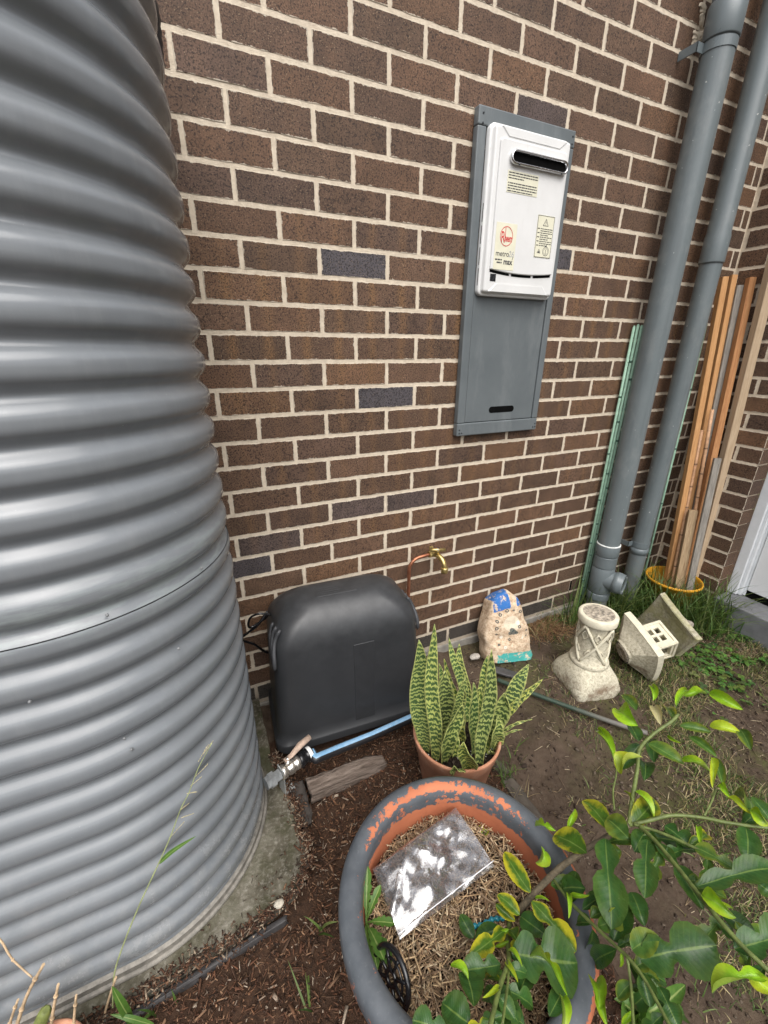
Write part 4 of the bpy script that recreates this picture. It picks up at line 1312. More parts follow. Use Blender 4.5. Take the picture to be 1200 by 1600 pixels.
mb = MB(); P = [sq_ring(hw, z, rd, jit=.05) for hw, z, rd in ((.112, -.02, 0), (.118, .02, 0), (.116, .032, .02), (.108, .075, .25), (.094, .105, .6), (.083, .125, .95))]
mb.grid(P, wrap_u=True); mb.build('foot', m_lan, ped)
mb = MB(); mb.lathe([(.080, .118), (.085, .126), (.085, .140), (.079, .147), (.073, .150), (.068, .20), (.0655, .26), (.066, .335), (.071, .345)], ML, 40); mb.build('column', m_lan, ped)
mb = MB(); mb.lathe([(.070, .340), (.081, .346), (.083, .352), (.083, .378), (.079, .3835), (.070, .3845), (.064, .384)], ML, 44); mb.build('top_ring', m_lanw, ped)
mb = MB(); mb.lathe([(.066, .3842), (.045, .3835), (.030, .384), (.026, .388), (.014, .387), (.001, .383)], ML, 36); mb.build('top_disc', m_rust, ped)
# raised lattice ribbons round the column
def colr(z): return .068 + .006 * ((z - .24) / .1) ** 2
NL = 4
for d_ in (1, -1):
    for k in range(NL):
        pts = []
        for i in range(13):
            f = i / 12; z = .150 + .190 * f; g = 2 * math.pi * (k / NL + d_ * f * .5 / NL * 2) + .3
            r_ = colr(z) + .0015
            pts.append(ML @ Vector((r_ * math.cos(g), r_ * math.sin(g), z)))
        mb = MB(); mb.tube(pts, .0066, 6); mb.build('lattice_band', m_lanw, ped)
for k in range(8):
    for j in range(2):
        g = 2 * math.pi * (k + .5 * j) / 8 * 1.0 + .3 + math.pi / 8; z = .20 + .09 * j
        p = [ML @ Vector(((colr(z) + .001) * math.cos(g + a), (colr(z) + .001) * math.sin(g + a), z + b)) for a, b in ((0, .022), (.22, 0), (0, -.022), (-.22, 0), (0, .022))]
        mb = MB(); mb.tube(p, .0035, 5); mb.build('lattice_diamond', m_lan, ped)

# lightbox and tray lying on its side; axis from foot disc to the box
LA = Vector((1.555, -.468, .046))
axL = Vector((.90, -.31, .31)).normalized()
lb = thing('lantern_lightbox', 'cream concrete lantern light box with square windows on a flared tray, lying on its side', 'lantern part', LA - Vector((0, 0, .1)))
qz = axL.to_track_quat('Z', 'Y').to_matrix().to_4x4()
MLB = Matrix.Translation(LA) @ qz @ Matrix.Rotation(math.radians(18), 4, 'Z')
def sqr(hw, z, bow=0.0, n=10):
    out = []
    cs = [(hw, hw), (-hw, hw), (-hw, -hw), (hw, -hw)]
    for (a, b), (c_, d_) in zip(cs, cs[1:] + cs[:1]):
        for k in range(n):
            f = k / n; x, y = a + (c_ - a) * f, b + (d_ - b) * f
            m_ = 1 + bow * 4 * f * (1 - f)
            out.append(Vector((x * m_, y * m_, z)))
    return out
mb = MB(); P = [[MLB @ q for q in sqr(h, z, b)] for h, z, b in ((.040, -.010, .25), (.044, .0, .22), (.052, .006, .16), (.085, .040, .10), (.118, .064, .08))]
mb.grid(P, smooth=False, wrap_u=True); mb.build('tray', m_lan, lb)
mb = MB(); P = [[MLB @ q for q in sqr(h, z, .08)] for h, z in ((.1185, .0642), (.1225, .066), (.1225, .094), (.119, .098), (.062, .100))]
o_ = mb.grid(P, smooth=False, wrap_u=True); n_ = len(P[0]); mb.f.append(tuple(o_ + 4*n_ + k for k in range(n_))); mb.sm.append(False)
mb.build('tray_rim', m_lanw, lb)
mb = MB(); mb.lathe([(.046, -.012), (.046, -.006), (.050, .004), (.046, -.014), (.030, -.015), (.026, -.011), (.020, -.016), (.017, -.010), (.001, -.004)], MLB, 28); mb.build('foot_disc', m_rust, lb)
# box walls with openings, built as frames
hb = .062; z0b, z1b = .100, .215
def wall_frame(M, holes, name, inset=.012):
    """rectangular wall in local x (-hb..hb), z (z0b..z1b), outer face y = -hb, with rectangular holes"""
    mb = MB()
    xs = sorted({-hb, hb, *[h[0] for h in holes], *[h[1] for h in holes]}); zs = sorted({z0b, z1b, *[h[2] for h in holes], *[h[3] for h in holes]})
    for xa, xb in zip(xs[:-1], xs[1:]):
        for za, zb in zip(zs[:-1], zs[1:]):
            cx, cz = (xa + xb) / 2, (za + zb) / 2
            if any(h[0] < cx < h[1] and h[2] < cz < h[3] for h in holes): continue
            mb.add([M @ Vector(q) for q in ((xa, -hb, za), (xb, -hb, za), (xb, -hb, zb), (xa, -hb, zb))], [(0, 1, 2, 3)])
    for (xa, xb, za, zb) in holes:
        q = [(xa, za), (xb, za), (xb, zb), (xa, zb)]
        mb.add([M @ Vector((x, -hb, z)) for x, z in q] + [M @ Vector((x, -hb + .016, z)) for x, z in q], [(0, 1, 5, 4), (1, 2, 6, 5), (2, 3, 7, 6), (3, 0, 4, 7)])
    # raised surround
    for (a, b, c_, d_) in ((-hb, hb, z0b, z0b + .008), (-hb, hb, z1b - .012, z1b), (-hb, -hb + .010, z0b + .008, z1b - .012), (hb - .010, hb, z0b + .008, z1b - .012)):
        mb.box((a, -hb - .004, c_), (b, -hb + .0005, d_), M)
    mb.build(name, m_lanw, lb)
four = [(-.034, -.006, .125, .149), (.006, .034, .125, .149), (-.034, -.006, .160, .184), (.006, .034, .160, .184)]
one = [(-.040, .040, .124, .190)]
for k in range(4): wall_frame(MLB @ Matrix.Rotation(math.pi/2 * k, 4, 'Z'), four if k % 2 == 0 else one, 'window_wall')
mb = MB(); mb.box((-hb, -hb, z1b - .004), (hb, hb, z1b + .001), MLB); mb.build('box_lid', m_lanw, lb)

RA = Vector((1.890, -.448, .062))
axR = Vector((.92, -.18, .03)).normalized()
rf = thing('lantern_roof', 'large lichen stained concrete pagoda roof with a knob finial, tipped on its edge', 'lantern part', RA - Vector((0, 0, .14)))
MR = Matrix.Translation(RA) @ axR.to_track_quat('Z', 'Y').to_matrix().to_4x4() @ Matrix.Rotation(math.radians(24), 4, 'Z') @ Matrix.Diagonal((.76, .76, .80, 1))
mb = MB(); P = [[MR @ q for q in sqr(h, z, b)] for h, z, b in ((.035, .006, 0), (.10, .002, .0), (.158, -.012, -.02), (.168, -.016, -.03))]
o_ = mb.grid(P, smooth=False, wrap_u=True); n_ = len(P[0]); mb.f.append(tuple(reversed([o_ + k for k in range(n_)]))); mb.sm.append(False)
mb.build('underside', m_lan2, rf)
mb = MB(); P = [[MR @ q for q in sqr(h, z, b)] for h, z, b in ((.1685, -.0155, -.03), (.176, -.012, -.03), (.178, .022, -.03), (.170, .030, -.03), (.130, .050, -.04), (.098, .070, -.04), (.066, .090, -.02), (.045, .098, .1))]
mb.grid(P, smooth=False, wrap_u=True); mb.build('roof_slope', m_lan2, rf)
m_lan3 = simple('mossy_stone', (.27, .235, .195), .92, var=.4, scale=60, bump=.8)
mb = MB(); mb.lathe([(.046, .092), (.058, .104), (.064, .122), (.060, .142), (.046, .156), (.026, .164), (.022, .172), (.027, .182), (.026, .196), (.016, .212), (.001, .217)], MR, 28); mb.build('finial', m_lan3, rf)

# ------------------------------------------------------------------ terracotta pots
m_terra, t = mat('terracotta')
o = t.pos(); n1 = t.noise(o, 12, 5, .6)
c = t.ramp(n1, [(.3, (.37, .165, .095)), (.7, (.50, .25, .155))])
c = t.mix(t.ramp(t.noise(o, 35, 5, .7), [(.52, 0), (.76, .5)]), c, (.58, .42, .31))
c = t.mix(t.ramp(t.noise(o, 21, 5, .7), [(.58, 0), (.75, .4)]), c, (.20, .11, .065))
t.out(c, .82, t.bump(t.noise(o, 200, 4), .25, .002), spec=.25)
m_potsoil, t = mat('potting_mix')
o = t.pos(); n2 = t.noise(o, 90, 5, .75)
c = t.ramp(n2, [(.35, (.010, .007, .005)), (.6, (.030, .021, .015)), (.75, (.10, .085, .07))])
t.out(c, .95, t.bump(n2, 1.0, .01), spec=.15)
SP = Vector((.462, -.628, -.03)); SPH = .235
fp = thing('flower_pot', 'plain terracotta flower pot holding the striped snake plant', 'pot', SP)
MS = Matrix.Translation(SP)
mb = MB(); mb.lathe([(.001, 0), (.105, 0), (.108, .004), (.136, .176), (.1385, .178), (.1475, .226), (.149, .232), (.147, .237), (.142, .2375), (.139, .233), (.130, .178), (.128, .150), (.104, .02), (.001, .018)], MS, 56); mb.build('pot_body', m_terra, fp)
def soil_disc(M, r, z, amp, m, name, parent, seed=0):
    mb = MB(); P = []
    for i in range(10):
        rr = r * i / 9 + .0005; P.append([M @ Vector((rr * math.cos(g), rr * math.sin(g), z + amp * (float(fbm(rr * math.cos(g) * 30 + seed, rr * math.sin(g) * 30, 3)) - .5))) for g in [2*math.pi*k/40 for k in range(40)]])
    mb.grid(P, wrap_u=True); return mb.build(name, m, parent)
soil_disc(MS, .134, .188, .03, m_potsoil, 'potting_soil', fp)
# perlite crumbs
def scatter_boxes(name, pos, dims, cols, m, rots=None, jit=.3, parent=None, kind='stuff'):
    """many small uneven slivers in one mesh: 8 corners each"""
    n = len(pos); pos = np.asarray(pos); dims = np.asarray(dims)
    base = np.array([(-1,-1,-1),(1,-1,-1),(1,1,-1),(-1,1,-1),(-1,-1,1),(1,-1,1),(1,1,1),(-1,1,1)]) * .5
    v = base[None] * dims[:, None, :]
    v = v * (1 + rng.uniform(-jit, jit, (n, 8, 1)) * np.array([.5, 1, 1]))
    v[:, :, 1] *= np.where(base[None, :, 0] > 0, rng.uniform(.35, 1.0, (n, 1)), 1.0)      # taper
    yaw, pit_, rol = rots if rots is not None else (rng.uniform(0, 6.283, n), rng.normal(0, .25, n), rng.normal(0, .4, n))
    cy, sy = np.cos(yaw), np.sin(yaw); cp, sp_ = np.cos(pit_), np.sin(pit_); cr, sr = np.cos(rol), np.sin(rol)
    Rm = np.zeros((n, 3, 3))
    Rm[:, 0, 0] = cy*cp; Rm[:, 0, 1] = cy*sp_*sr - sy*cr; Rm[:, 0, 2] = cy*sp_*cr + sy*sr
    Rm[:, 1, 0] = sy*cp; Rm[:, 1, 1] = sy*sp_*sr + cy*cr; Rm[:, 1, 2] = sy*sp_*cr - cy*sr
    Rm[:, 2, 0] = -sp_; Rm[:, 2, 1] = cp*sr; Rm[:, 2, 2] = cp*cr
    v = np.einsum('nij,nkj->nki', Rm, v) + pos[:, None, :]
    f = np.array([(0,3,2,1),(4,5,6,7),(0,1,5,4),(1,2,6,5),(2,3,7,6),(3,0,4,7)])
    F = (f[None] + 8 * np.arange(n)[:, None, None]).reshape(-1, 4)
    me = np_mesh(name, v.reshape(-1, 3), F, m, cols=np.repeat(cols, 6, 0))
    ob = bpy.data.objects.new(name, me); link(ob)
    if parent: ob.parent = parent; ob.location = -WORLD[parent.name]
    if kind: ob['kind'] = kind
    return ob
m_bits = tint_mat('bits', .9)
def palette(n, cols, var=.2):
    c = np.array(cols)[rng.integers(0, len(cols), n)]
    return np.clip(c * rng.uniform(1 - var, 1 + var, (n, 1)), 0, 1)
n = 420; g = rng.uniform(0, 6.283, n); r = .130 * np.sqrt(rng.uniform(0, 1, n))
scatter_boxes('perlite', np.c_[SP.x + r*np.cos(g), SP.y + r*np.sin(g), np.full(n, SP.z + .190) + rng.uniform(0, .008, n)], rng.uniform(.0025, .006, (n, 3)), palette(n, [(.5, .5, .48), (.05, .035, .025), (.09, .07, .05), (.02, .015, .012)]), m_bits, parent=fp)

# big painted pot
m_big, t = mat('peeling_pot_paint')
o = t.obj(); q = t.xyz(o)
n1 = t.noise(o, 22, 5, .72); n2 = t.noise(o, 75, 5, .75)
ter = t.ramp(t.noise(o, 9, 4), [(.3, (.34, .105, .050)), (.7, (.48, .165, .080))])
ter = t.mix(t.ramp(n2, [(.58, 0), (.72, .35)]), ter, (.24, .085, .045))
pnt = t.ramp(t.noise(o, 30, 5), [(.3, (.062, .070, .080)), (.7, (.094, .103, .114))])
pnt = t.mix(t.ramp(t.noise(o, 90, 4, .7), [(.60, 0), (.74, .35)]), pnt, (.20, .21, .21))
a = t.n('ShaderNodeAttribute', attribute_name='worn').outputs['Fac']
pk = t.m('ADD', t.m('ADD', a, t.m('MULTIPLY', t.m('SUBTRACT', n1, .5), 1.05)), t.m('MULTIPLY', t.m('SUBTRACT', n2, .5), 1.0))
chip = t.m('GREATER_THAN', pk, .56)
c = t.mix(chip, pnt, ter)
t.out(c, t.mix(chip, (.42,)*3, (.78,)*3), t.bump(t.m('MULTIPLY', chip, -1.0), .5, .0012, t.bump(t.noise(o, 220, 3), .12, .001)), spec=.4)
BPc = Vector((.160, -1.082, -.05)); RB = .258; ZR = .43      # rim height above base
big = thing('planter_pot', 'big round terracotta pot with peeling grey paint, full of straw mulch', 'pot', BPc)
prof = [(.150, .0), (.170, .03), (.200, .15), (.222, .28), (.232, .345), (.236, .362), (.250, .366), (RB - .003, .374), (RB, .388), (RB, .408), (RB - .004, .420), (RB - .014, .428), (RB - .028, .430), (RB - .040, .426), (RB - .047, .417),
        (RB - .049, .405), (RB - .050, .385), (RB - .051, .36), (RB - .055, .30), (RB - .062, .24), (RB - .09, .10), (.05, .09)]
npf = 160
mbv, worn = [], []
wv = {0: .0, 6: .2, 7: .62, 8: .50, 9: .36, 10: .20, 11: .12, 12: .20, 13: .40, 14: .36, 15: .34, 16: .40, 17: .72}
P = []
for i, (r_, z) in enumerate(prof):
    row = []
    for k in range(npf):
        g = 2 * math.pi * k / npf
        row.append(Vector((r_ * math.cos(g), r_ * math.sin(g), z)))
        w_ = 1.3 if (i > 16) else wv.get(i, .05)
        far = math.cos(g - 1.35)                      # the far rim has lost most of its paint
        if 10 <= i <= 16: w_ += (.40 if i in (12, 13) else .14) * max(0, far) ** 2
        right = max(0, math.cos(g + .55)) ** 4
        if i < 11: w_ += 1.2 * right
        worn.append(w_)
    P.append(row)
mb = MB(); mb.grid(P, wrap_u=True)
me = mb.mesh('pot_body', m_big)
at_ = me.attributes.new('worn', 'FLOAT', 'POINT'); at_.data.foreach_set('value', worn)
pb = bpy.data.objects.new('pot_body', me); link(pb); pb.parent = big
MBg = Matrix.Translation(BPc)
SZ = .335                                             # straw level above base
soil_disc(MBg, RB - .045, SZ - .012, .05, m_potsoil, 'potting_soil', big)
n = 6500; g = rng.uniform(0, 6.283, n); r = (RB - .056) * np.sqrt(rng.uniform(0, 1, n))
sx_, sy_ = BPc.x + r*np.cos(g), BPc.y + r*np.sin(g)
hz = .030 * (fbm(sx_ * 14, sy_ * 14, 3) - .5)
ln = rng.gamma(3, .006, n) + .006; ln *= np.clip((RB - .050 - r) / .03, .25, 1)
m_straw = tint_mat('straw', .75, 250, .2)
scatter_boxes('straw_mulch', np.c_[sx_, sy_, BPc.z + SZ + hz + rng.uniform(-.008, .014, n)], np.c_[ln, rng.uniform(.0010, .0034, n), rng.uniform(.0006, .0016, n)],
              palette(n, [(.46, .33, .19), (.40, .27, .15), (.30, .195, .11), (.21, .135, .08), (.52, .41, .27), (.16, .10, .06), (.27, .19, .12)]), m_straw,
              (rng.uniform(0, 6.283, n), rng.normal(0, .22, n), rng.normal(0, .5, n)), parent=big)

# clear plastic bag lying on the straw
m_bag, t = mat('clear_plastic')
lw = t.n('ShaderNodeLayerWeight', {'Blend': .25}).outputs['Fresnel']
o = t.obj()
b1 = t.bump(t.noise(o, 10, 2, .45, .9), .8, .012); b1 = t.bump(t.noise(o, 60, 3, .6, 1.5), .18, .003, b1)
gl = t.n('ShaderNodeBsdfGlossy', {'Color': (1, 1, 1), 'Roughness': .04, 'Normal': b1})
tr = t.n('ShaderNodeBsdfTransparent', {'Color': (.95, .95, .96)})
df = t.n('ShaderNodeBsdfDiffuse', {'Color': (.8, .8, .83)})
lwb = t.n('ShaderNodeFresnel', {'IOR': 2.1, 'Normal': b1}).outputs[0]
s1_ = t.n('ShaderNodeMixShader', {0: .06, 1: tr.outputs[0], 2: df.outputs[0]})
s2_ = t.n('ShaderNodeMixShader', {0: t.m('ADD', t.m('MULTIPLY', lwb, 1.1), .04, clamp=True), 1: s1_.outputs[0], 2: gl.outputs[0]})
t.n('ShaderNodeOutputMaterial', {'Surface': s2_.outputs[0]})
zb = BPc.z + SZ + .026
cor = [at_z(582, 1358, zb + .012), at_z(712, 1262, zb + .022), at_z(773, 1350, zb + .010), at_z(625, 1465, zb + .014)]
mb = MB()
for lay in (0, 1):
    P = []
    for i in range(41):
        f = i / 40; row = []
        for j in range(41):
            h = j / 40
            p = (cor[0] * (1-f) + cor[1] * f) * (1-h) + (cor[3] * (1-f) + cor[2] * f) * h
            e = (16 * f * (1-f) * h * (1-h)) ** .5
            w1 = (float(fbm(p.x * 9 + 4 + lay * 30, p.y * 9, 3)) - .5) * .075 * e + (float(fbm(p.x * 28, p.y * 28 + lay * 9, 3)) - .5) * .014 * e
            dr_ = -.020 * max(0, h - .45) ** 1.5
            fold = dr_ + .014 * math.exp(-((f + h * .6 - .42) / .05) ** 2) * h * lay
            row.append(p + Vector((0, 0, w1 + lay * (.0006 + .010 * e) + fold)))
        P.append(row)
    mb.grid(P)
o_c = sum(cor, Vector()) / 4
bag = tag(mb.build('plastic_bag', m_bag, origin=o_c), 'empty clear plastic zip bag lying on the straw in the big pot', 'bag')
mb = MB(); zt = [cor[3].lerp(cor[2], k / 30) * .97 + cor[0].lerp(cor[1], k / 30) * .03 + Vector((0, 0, .006)) for k in range(31)]
mb.tube(zt, .0011, 5)
m_zip = simple('zip_seal', (.72, .72, .74), .3)
WORLD[bag.name] = o_c
mb.build('zip_seal', m_zip, bag)

# black spoked ring leaning on the inside of the pot
rc = at_z(611, 1535, BPc.z + SZ + .012)
wh = thing('spoked_ring', 'black plastic spoked ring leaning inside the big pot under the weed', 'ring', rc)
out_ = Vector((rc.x - BPc.x, rc.y - BPc.y, 0)).normalized()
MW = Matrix.Translation(rc + Vector((0, 0, .016))) @ (out_ * .95 + Vector((0, 0, .42))).to_track_quat('Z', 'Y').to_matrix().to_4x4()
mb = MB()
for R_, rr in ((.046, .0055), (.030, .0026), (.012, .004)):
    mb.tube([MW @ Vector((R_ * math.cos(a), R_ * math.sin(a), 0)) for a in [2*math.pi*k/40 for k in range(41)]], rr, 8, cap=False)
mb.build('ring', m_gloss, wh)
for k in range(8):
    mb = MB(); a = 2*math.pi*k/8; mb.tube([MW @ Vector((.010*math.cos(a), .010*math.sin(a), 0)), MW @ Vector((.044*math.cos(a), .044*math.sin(a), 0))], .0036, 6)
    mb.build('spoke', m_gloss, wh)
m_teal = simple('teal_rubber', (.015, .19, .25), .35, var=.2, scale=60)
q0, q1 = at_z(722, 1453, BPc.z + SZ + .020), at_z(789, 1432, BPc.z + SZ + .022)
mb = MB(); N_ = 44
mb.tube([q0.lerp(q1, k / N_) + Vector((0, 0, .004 * math.sin(k * .25))) for k in range(N_ + 1)], [.0042 + .0014 * math.sin(k * 1.1) for k in range(N_ + 1)], 9)
tag(mb.build('plant_tie', m_teal), 'short twisted teal blue rubber tie lying on the straw beside the citrus stem', 'plant tie')

# foreground pot at the lower left corner
FP = at_z(52, 1700, .128) - Vector((0, 0, .173))
fg = thing('flower_pot', 'terracotta pot with dry cut stems at the bottom left corner', 'pot', FP)
MF = Matrix.Translation(FP)
mb = MB(); mb.lathe([(.001, 0), (.060, 0), (.078, .130), (.086, .132), (.089, .172), (.086, .176), (.081, .174), (.077, .130), (.001, .128)], MF, 40); mb.build('pot_body', m_terra, fg)
soil_disc(MF, .078, .150, .02, m_potsoil, 'potting_soil', fg, 5)
m_drys = simple('dry_stem', (.46, .33, .20), .75, var=.3, scale=60, bump=.3)
m_cut = simple('green_stub', (.16, .19, .05), .6, var=.4, scale=40)
def stem_pts(pxs, depth0, base):
    return [base] + [at_d(u, v, d) for u, v, d in pxs]
def dstem(label, base, pxs, r):
    mb = MB(); pts = smooth_path([base] + [at_d(*q) for q in pxs], 4); mb.tube(pts, [r * (1.15 - .4 * k / len(pts)) for k in range(len(pts))], 7)
    for k in (len(pts)//3, 2*len(pts)//3): mb.tube([pts[k] - Vector((0, 0, .002)), pts[k] + Vector((0, 0, .002))], r * 1.35, 7)
    return tag(mb.build('dry_stem', m_drys), label, 'stem', 'dry cut stems in the corner pot')
dB = lambda u, v: at_z(u, v, FP.z + .155)
d0 = (dB(60, 1615) - CAM).dot(FWD)
dstem('longest dry forked stem rising from the corner pot', dB(20, 1625), [(40, 1560, d0 - .03), (68, 1507, d0 - .06)], .0034)
dstem('short pale dry stem at the far left of the corner pot', dB(8, 1625), [(18, 1590, d0 - .02), (28, 1562, d0 - .04)], .0026)
dstem('dry stem standing right of the cut green stub', dB(78, 1620), [(83, 1580, d0 - .03), (91, 1538, d0 - .05)], .0030)
dstem('dry stem beside the pad edge, right of the corner pot', dB(113, 1622), [(116, 1590, d0 - .02), (119, 1555, d0 - .04)], .0026)
dstem('thin bent dry twig against the tank at the left edge', dB(-14, 1600), [(-8, 1470, d0 - .08), (20, 1500, d0 - .08), (50, 1527, d0 - .08)], .0018)
mb = MB(); q0 = dB(55, 1618); q1 = at_d(70, 1582, d0 - .03); mb.tube([q0, q0.lerp(q1, .5), q1, q1 + (q1 - q0) * .12], [.011, .0125, .0115, .006], 9)
tag(mb.build('plant_stub', m_cut), 'thick cut green stem stub in the corner pot', 'stem')

# ------------------------------------------------------------------ log, edging, hose, bark slab, pebbles
m_log = wood('driftwood', (.215, .170, .140), (.085, .062, .048), (.018, .012, .009), rel=.012, across=52.0)
def log_obj(name, p0, p1, w_, d_, seed, m, label, cat, jit=.0035, face=(0, 0, 1)):
    p0, p1 = Vector(p0), Vector(p1)
    a = (p1 - p0).normalized(); n_ = Vector(face); s_ = a.cross(n_)
    V, UV, F = [], [], []; ns, nk = 40, 26; Lh = (p1 - p0).length
    for i in range(ns + 1):
        f = i / ns; tap = 1 - .35 * max(0, (f - .75) / .25) ** 2
        for k in range(nk + 1):
            g = 2*math.pi*k/nk
            x = w_/2 * math.copysign(abs(math.cos(g)) ** .5, math.cos(g)); y = d_/2 * math.copysign(abs(math.sin(g)) ** .5, math.sin(g))
            gr = float(fbm(k % nk * 1.3 + seed * 7, f * 5 + seed, 3)) - .5
            rr = 1 + gr * .55 + .14 * (float(vnoise(k % nk * 2.1, seed + f * 2)) - .5)
            V.append(p0.lerp(p1, f) + s_ * x * rr * tap + n_ * y * rr * tap + a * (.010 * (float(vnoise(k % nk * .9, seed)) - .5) * (i in (0, ns)))); UV.append((f * Lh, k / nk * 2 * (w_ + d_)))
    for i in range(ns):
        for k in range(nk): F.append((i*(nk+1)+k, i*(nk+1)+k+1, (i+1)*(nk+1)+k+1, (i+1)*(nk+1)+k))
    F.append(tuple(reversed(range(nk)))); F.append(tuple(ns*(nk+1) + k for k in range(nk)))
    me = bpy.data.meshes.new(name); me.from_pydata([tuple(v - p0) for v in V], [], F)
    l = me.uv_layers.new(name='UVMap')
    for lp in me.loops: l.data[lp.index].uv = UV[lp.vertex_index]
    me.polygons.foreach_set('use_smooth', [True] * len(me.polygons)); me.materials.append(m)
    ob = bpy.data.objects.new(name, me); link(ob, None, p0)
    return tag(ob, label, cat)
log_obj('timber_offcut', at_z(482, 1236, .006), at_z(600, 1191, -.030), .066, .060, 3, m_log, 'weathered split timber offcut half buried in mulch below the pump cover', 'timber')
m_bark = simple('dark_bark', (.040, .033, .028), .9, var=.4, scale=40, bump=.8)
log_obj('bark_slab', at_z(462, 1225, .006), at_z(478, 1290, -.008), .052, .022, 5, m_bark, 'dark flat bark slab beside the galvanised valve bracket', 'bark')
m_edge = simple('edging_timber', (.060, .049, .038), .9, var=.4, scale=25, bump=.6)
log_obj('garden_edging', (.652, -.60, -.055), (.640, -.99, -.062), .050, .050, 8, m_edge, 'old low timber edging between mulch and bare soil', 'edging')
m_hose, t = mat('hose')
o = t.obj(); c = t.mix(t.ramp(t.xyz(o)[0], [(.18, 0), (.30, 1)]), (.028, .050, .034), (.14, .13, .115))
c = t.mix(t.ramp(t.noise(t.pos(), 60, 5, .7), [(.5, 0), (.75, .5)]), c, (.10, .085, .065))
t.out(c, .6, t.bump(t.noise(t.pos(), 300, 3), .3, .001), spec=.35)
hp = smooth_path([(.93, -.30, -.032), (.985, -.385, -.030), (1.08, -.515, -.032), (1.22, -.692, -.037), (1.31, -.78, -.046)], 8)
mb = MB(); mb.tube(hp, .0098, 12); ob = mb.build('garden_hose', m_hose, origin=(.93, -.30, -.032)); tag(ob, 'dull green and grey hose lying across the bare soil in front of the pedestal', 'hose')
m_slate = simple('dark_plastic', (.045, .042, .042), .6, var=.3)
log_obj('slate_piece', at_z(772, 1046, -.03), at_z(822, 1060, -.035), .045, .012, 12, m_slate, 'flat dark slab on the soil just below the painted stone', 'slab')
log_obj('membrane_strip', (-.17, -.784, -.024), (-.55, -.813, -.026), .016, .030, 14, m_slate, 'dark rubber strip along the front edge of the tank pad', 'strip')
def pebble(c, s, m, label):
    bm = bmesh.new(); bmesh.ops.create_icosphere(bm, subdivisions=3, radius=1)
    sd_ = c[0] * 50
    for v in bm.verts:
        k = 1 + .35 * (float(fbm(v.co.x * 1.6 + sd_, v.co.y * 1.6 + v.co.z, 3)) - .5)
        v.co = Vector((v.co.x * s[0] * k, v.co.y * s[1] * k, v.co.z * s[2] * k))
    mb = MB(); mb.bm(bm, None, True); ob = mb.build('pebble', m, origin=(0, 0, 0)); ob.location = c; tag(ob, label, 'pebble')
m_peb = simple('pale_pebble', (.42, .38, .31), .8, var=.3, scale=90, bump=.4)
m_peb2 = simple('grey_pebble', (.33, .30, .26), .85, var=.35, scale=90, bump=.5)
pebble(at_z(436, 1412, .028), (.013, .011, .009), m_peb, 'small round pale pebble at the corner of the concrete pad')
pebble(at_z(742, 1026, -.028), (.030, .018, .014), m_peb2, 'elongated grey pebble left of the painted stone')
pebble(at_z(1013, 1378, -.055), (.016, .012, .010), m_peb2, 'small grey stone chip on bare soil under the citrus leaves')
# loose mulch between the two beds
def mulch_h(x, y): return soil_h(x, y)
n = 62000
x = rng.uniform(-1.3, .70, n); y = rng.uniform(-1.75, -.28, n)
k = (in_mulch(x, y) > rng.uniform(.15, .9, n))
padm = (x < -.075 - .03 * (y < -.7)) & (y > -.80)
k &= ~padm
k &= np.hypot(x - BPc.x, y - BPc.y) > .175
k &= ~((x > -.10) & (x < .52) & (y > -.335))
x, y = x[k], y[k]; n = len(x)
big_ = rng.uniform(0, 1, n)
ln = np.where(big_ > .975, rng.uniform(.018, .042, n), rng.gamma(2.0, .0036, n) + .003)
wd = np.where(big_ > .975, rng.uniform(.003, .009, n), rng.uniform(.0010, .0036, n))
cols = palette(n, [(.075, .033, .018), (.11, .049, .026), (.052, .026, .015), (.15, .075, .040), (.030, .017, .011), (.088, .041, .022), (.19, .11, .064), (.064, .036, .022)], .3)
pale = rng.uniform(0, 1, n) > .93
cols[pale] = palette(int(pale.sum()), [(.26, .20, .15), (.20, .15, .11), (.31, .25, .19)])
m_chips = tint_mat('mulch_chip', .85, 260, .4)
scatter_boxes('bark_mulch', np.c_[x, y, soil_h(x, y) + rng.uniform(-.001, .013, n)], np.c_[ln, wd, wd * rng.uniform(.3, .7, n)], cols, m_chips,
              (rng.uniform(0, 6.283, n), rng.normal(0, .32, n), rng.normal(0, .6, n)))
# mulch that has washed over the edge of the pad and the rubber strip
ed = [(-.118, -.30), (-.098, -.42), (-.083, -.52), (-.088, -.60), (-.082, -.665), (-.10, -.715), (-.15, -.748), (-.20, -.768), (-.30, -.782), (-.42, -.790), (-.58, -.797), (-.70, -.80)]
EX, EY = [], []
for (a, b) in zip(ed[:-1], ed[1:]):
    L = math.dist(a, b); nx_, ny_ = -(b[1] - a[1]) / L, (b[0] - a[0]) / L      # towards the slab or away
    for _ in range(int(L * 2000)):
        f = random.random(); o_ = -random.gauss(-.007, .012)
        EX.append(a[0] + (b[0] - a[0]) * f + nx_ * o_); EY.append(a[1] + (b[1] - a[1]) * f + ny_ * o_)
EX, EY = np.array(EX), np.array(EY)
k = np.hypot(np.maximum(0, EX + .52), EY + .397) > .385; EX, EY = EX[k], EY[k]; n = len(EX)
ln = rng.gamma(2.2, .0034, n) + .003
scatter_boxes('edge_mulch', np.c_[EX, EY, np.full(n, .0215) + rng.uniform(-.004, .006, n)], np.c_[ln, rng.uniform(.001, .004, n), rng.uniform(.001, .003, n)],
              palette(n, [(.075, .033, .018), (.05, .025, .015), (.13, .07, .04), (.03, .018, .012), (.22, .17, .12), (.09, .045, .025)], .3), m_chips,
              (rng.uniform(0, 6.283, n), rng.normal(0, .2, n), rng.normal(0, .4, n)))
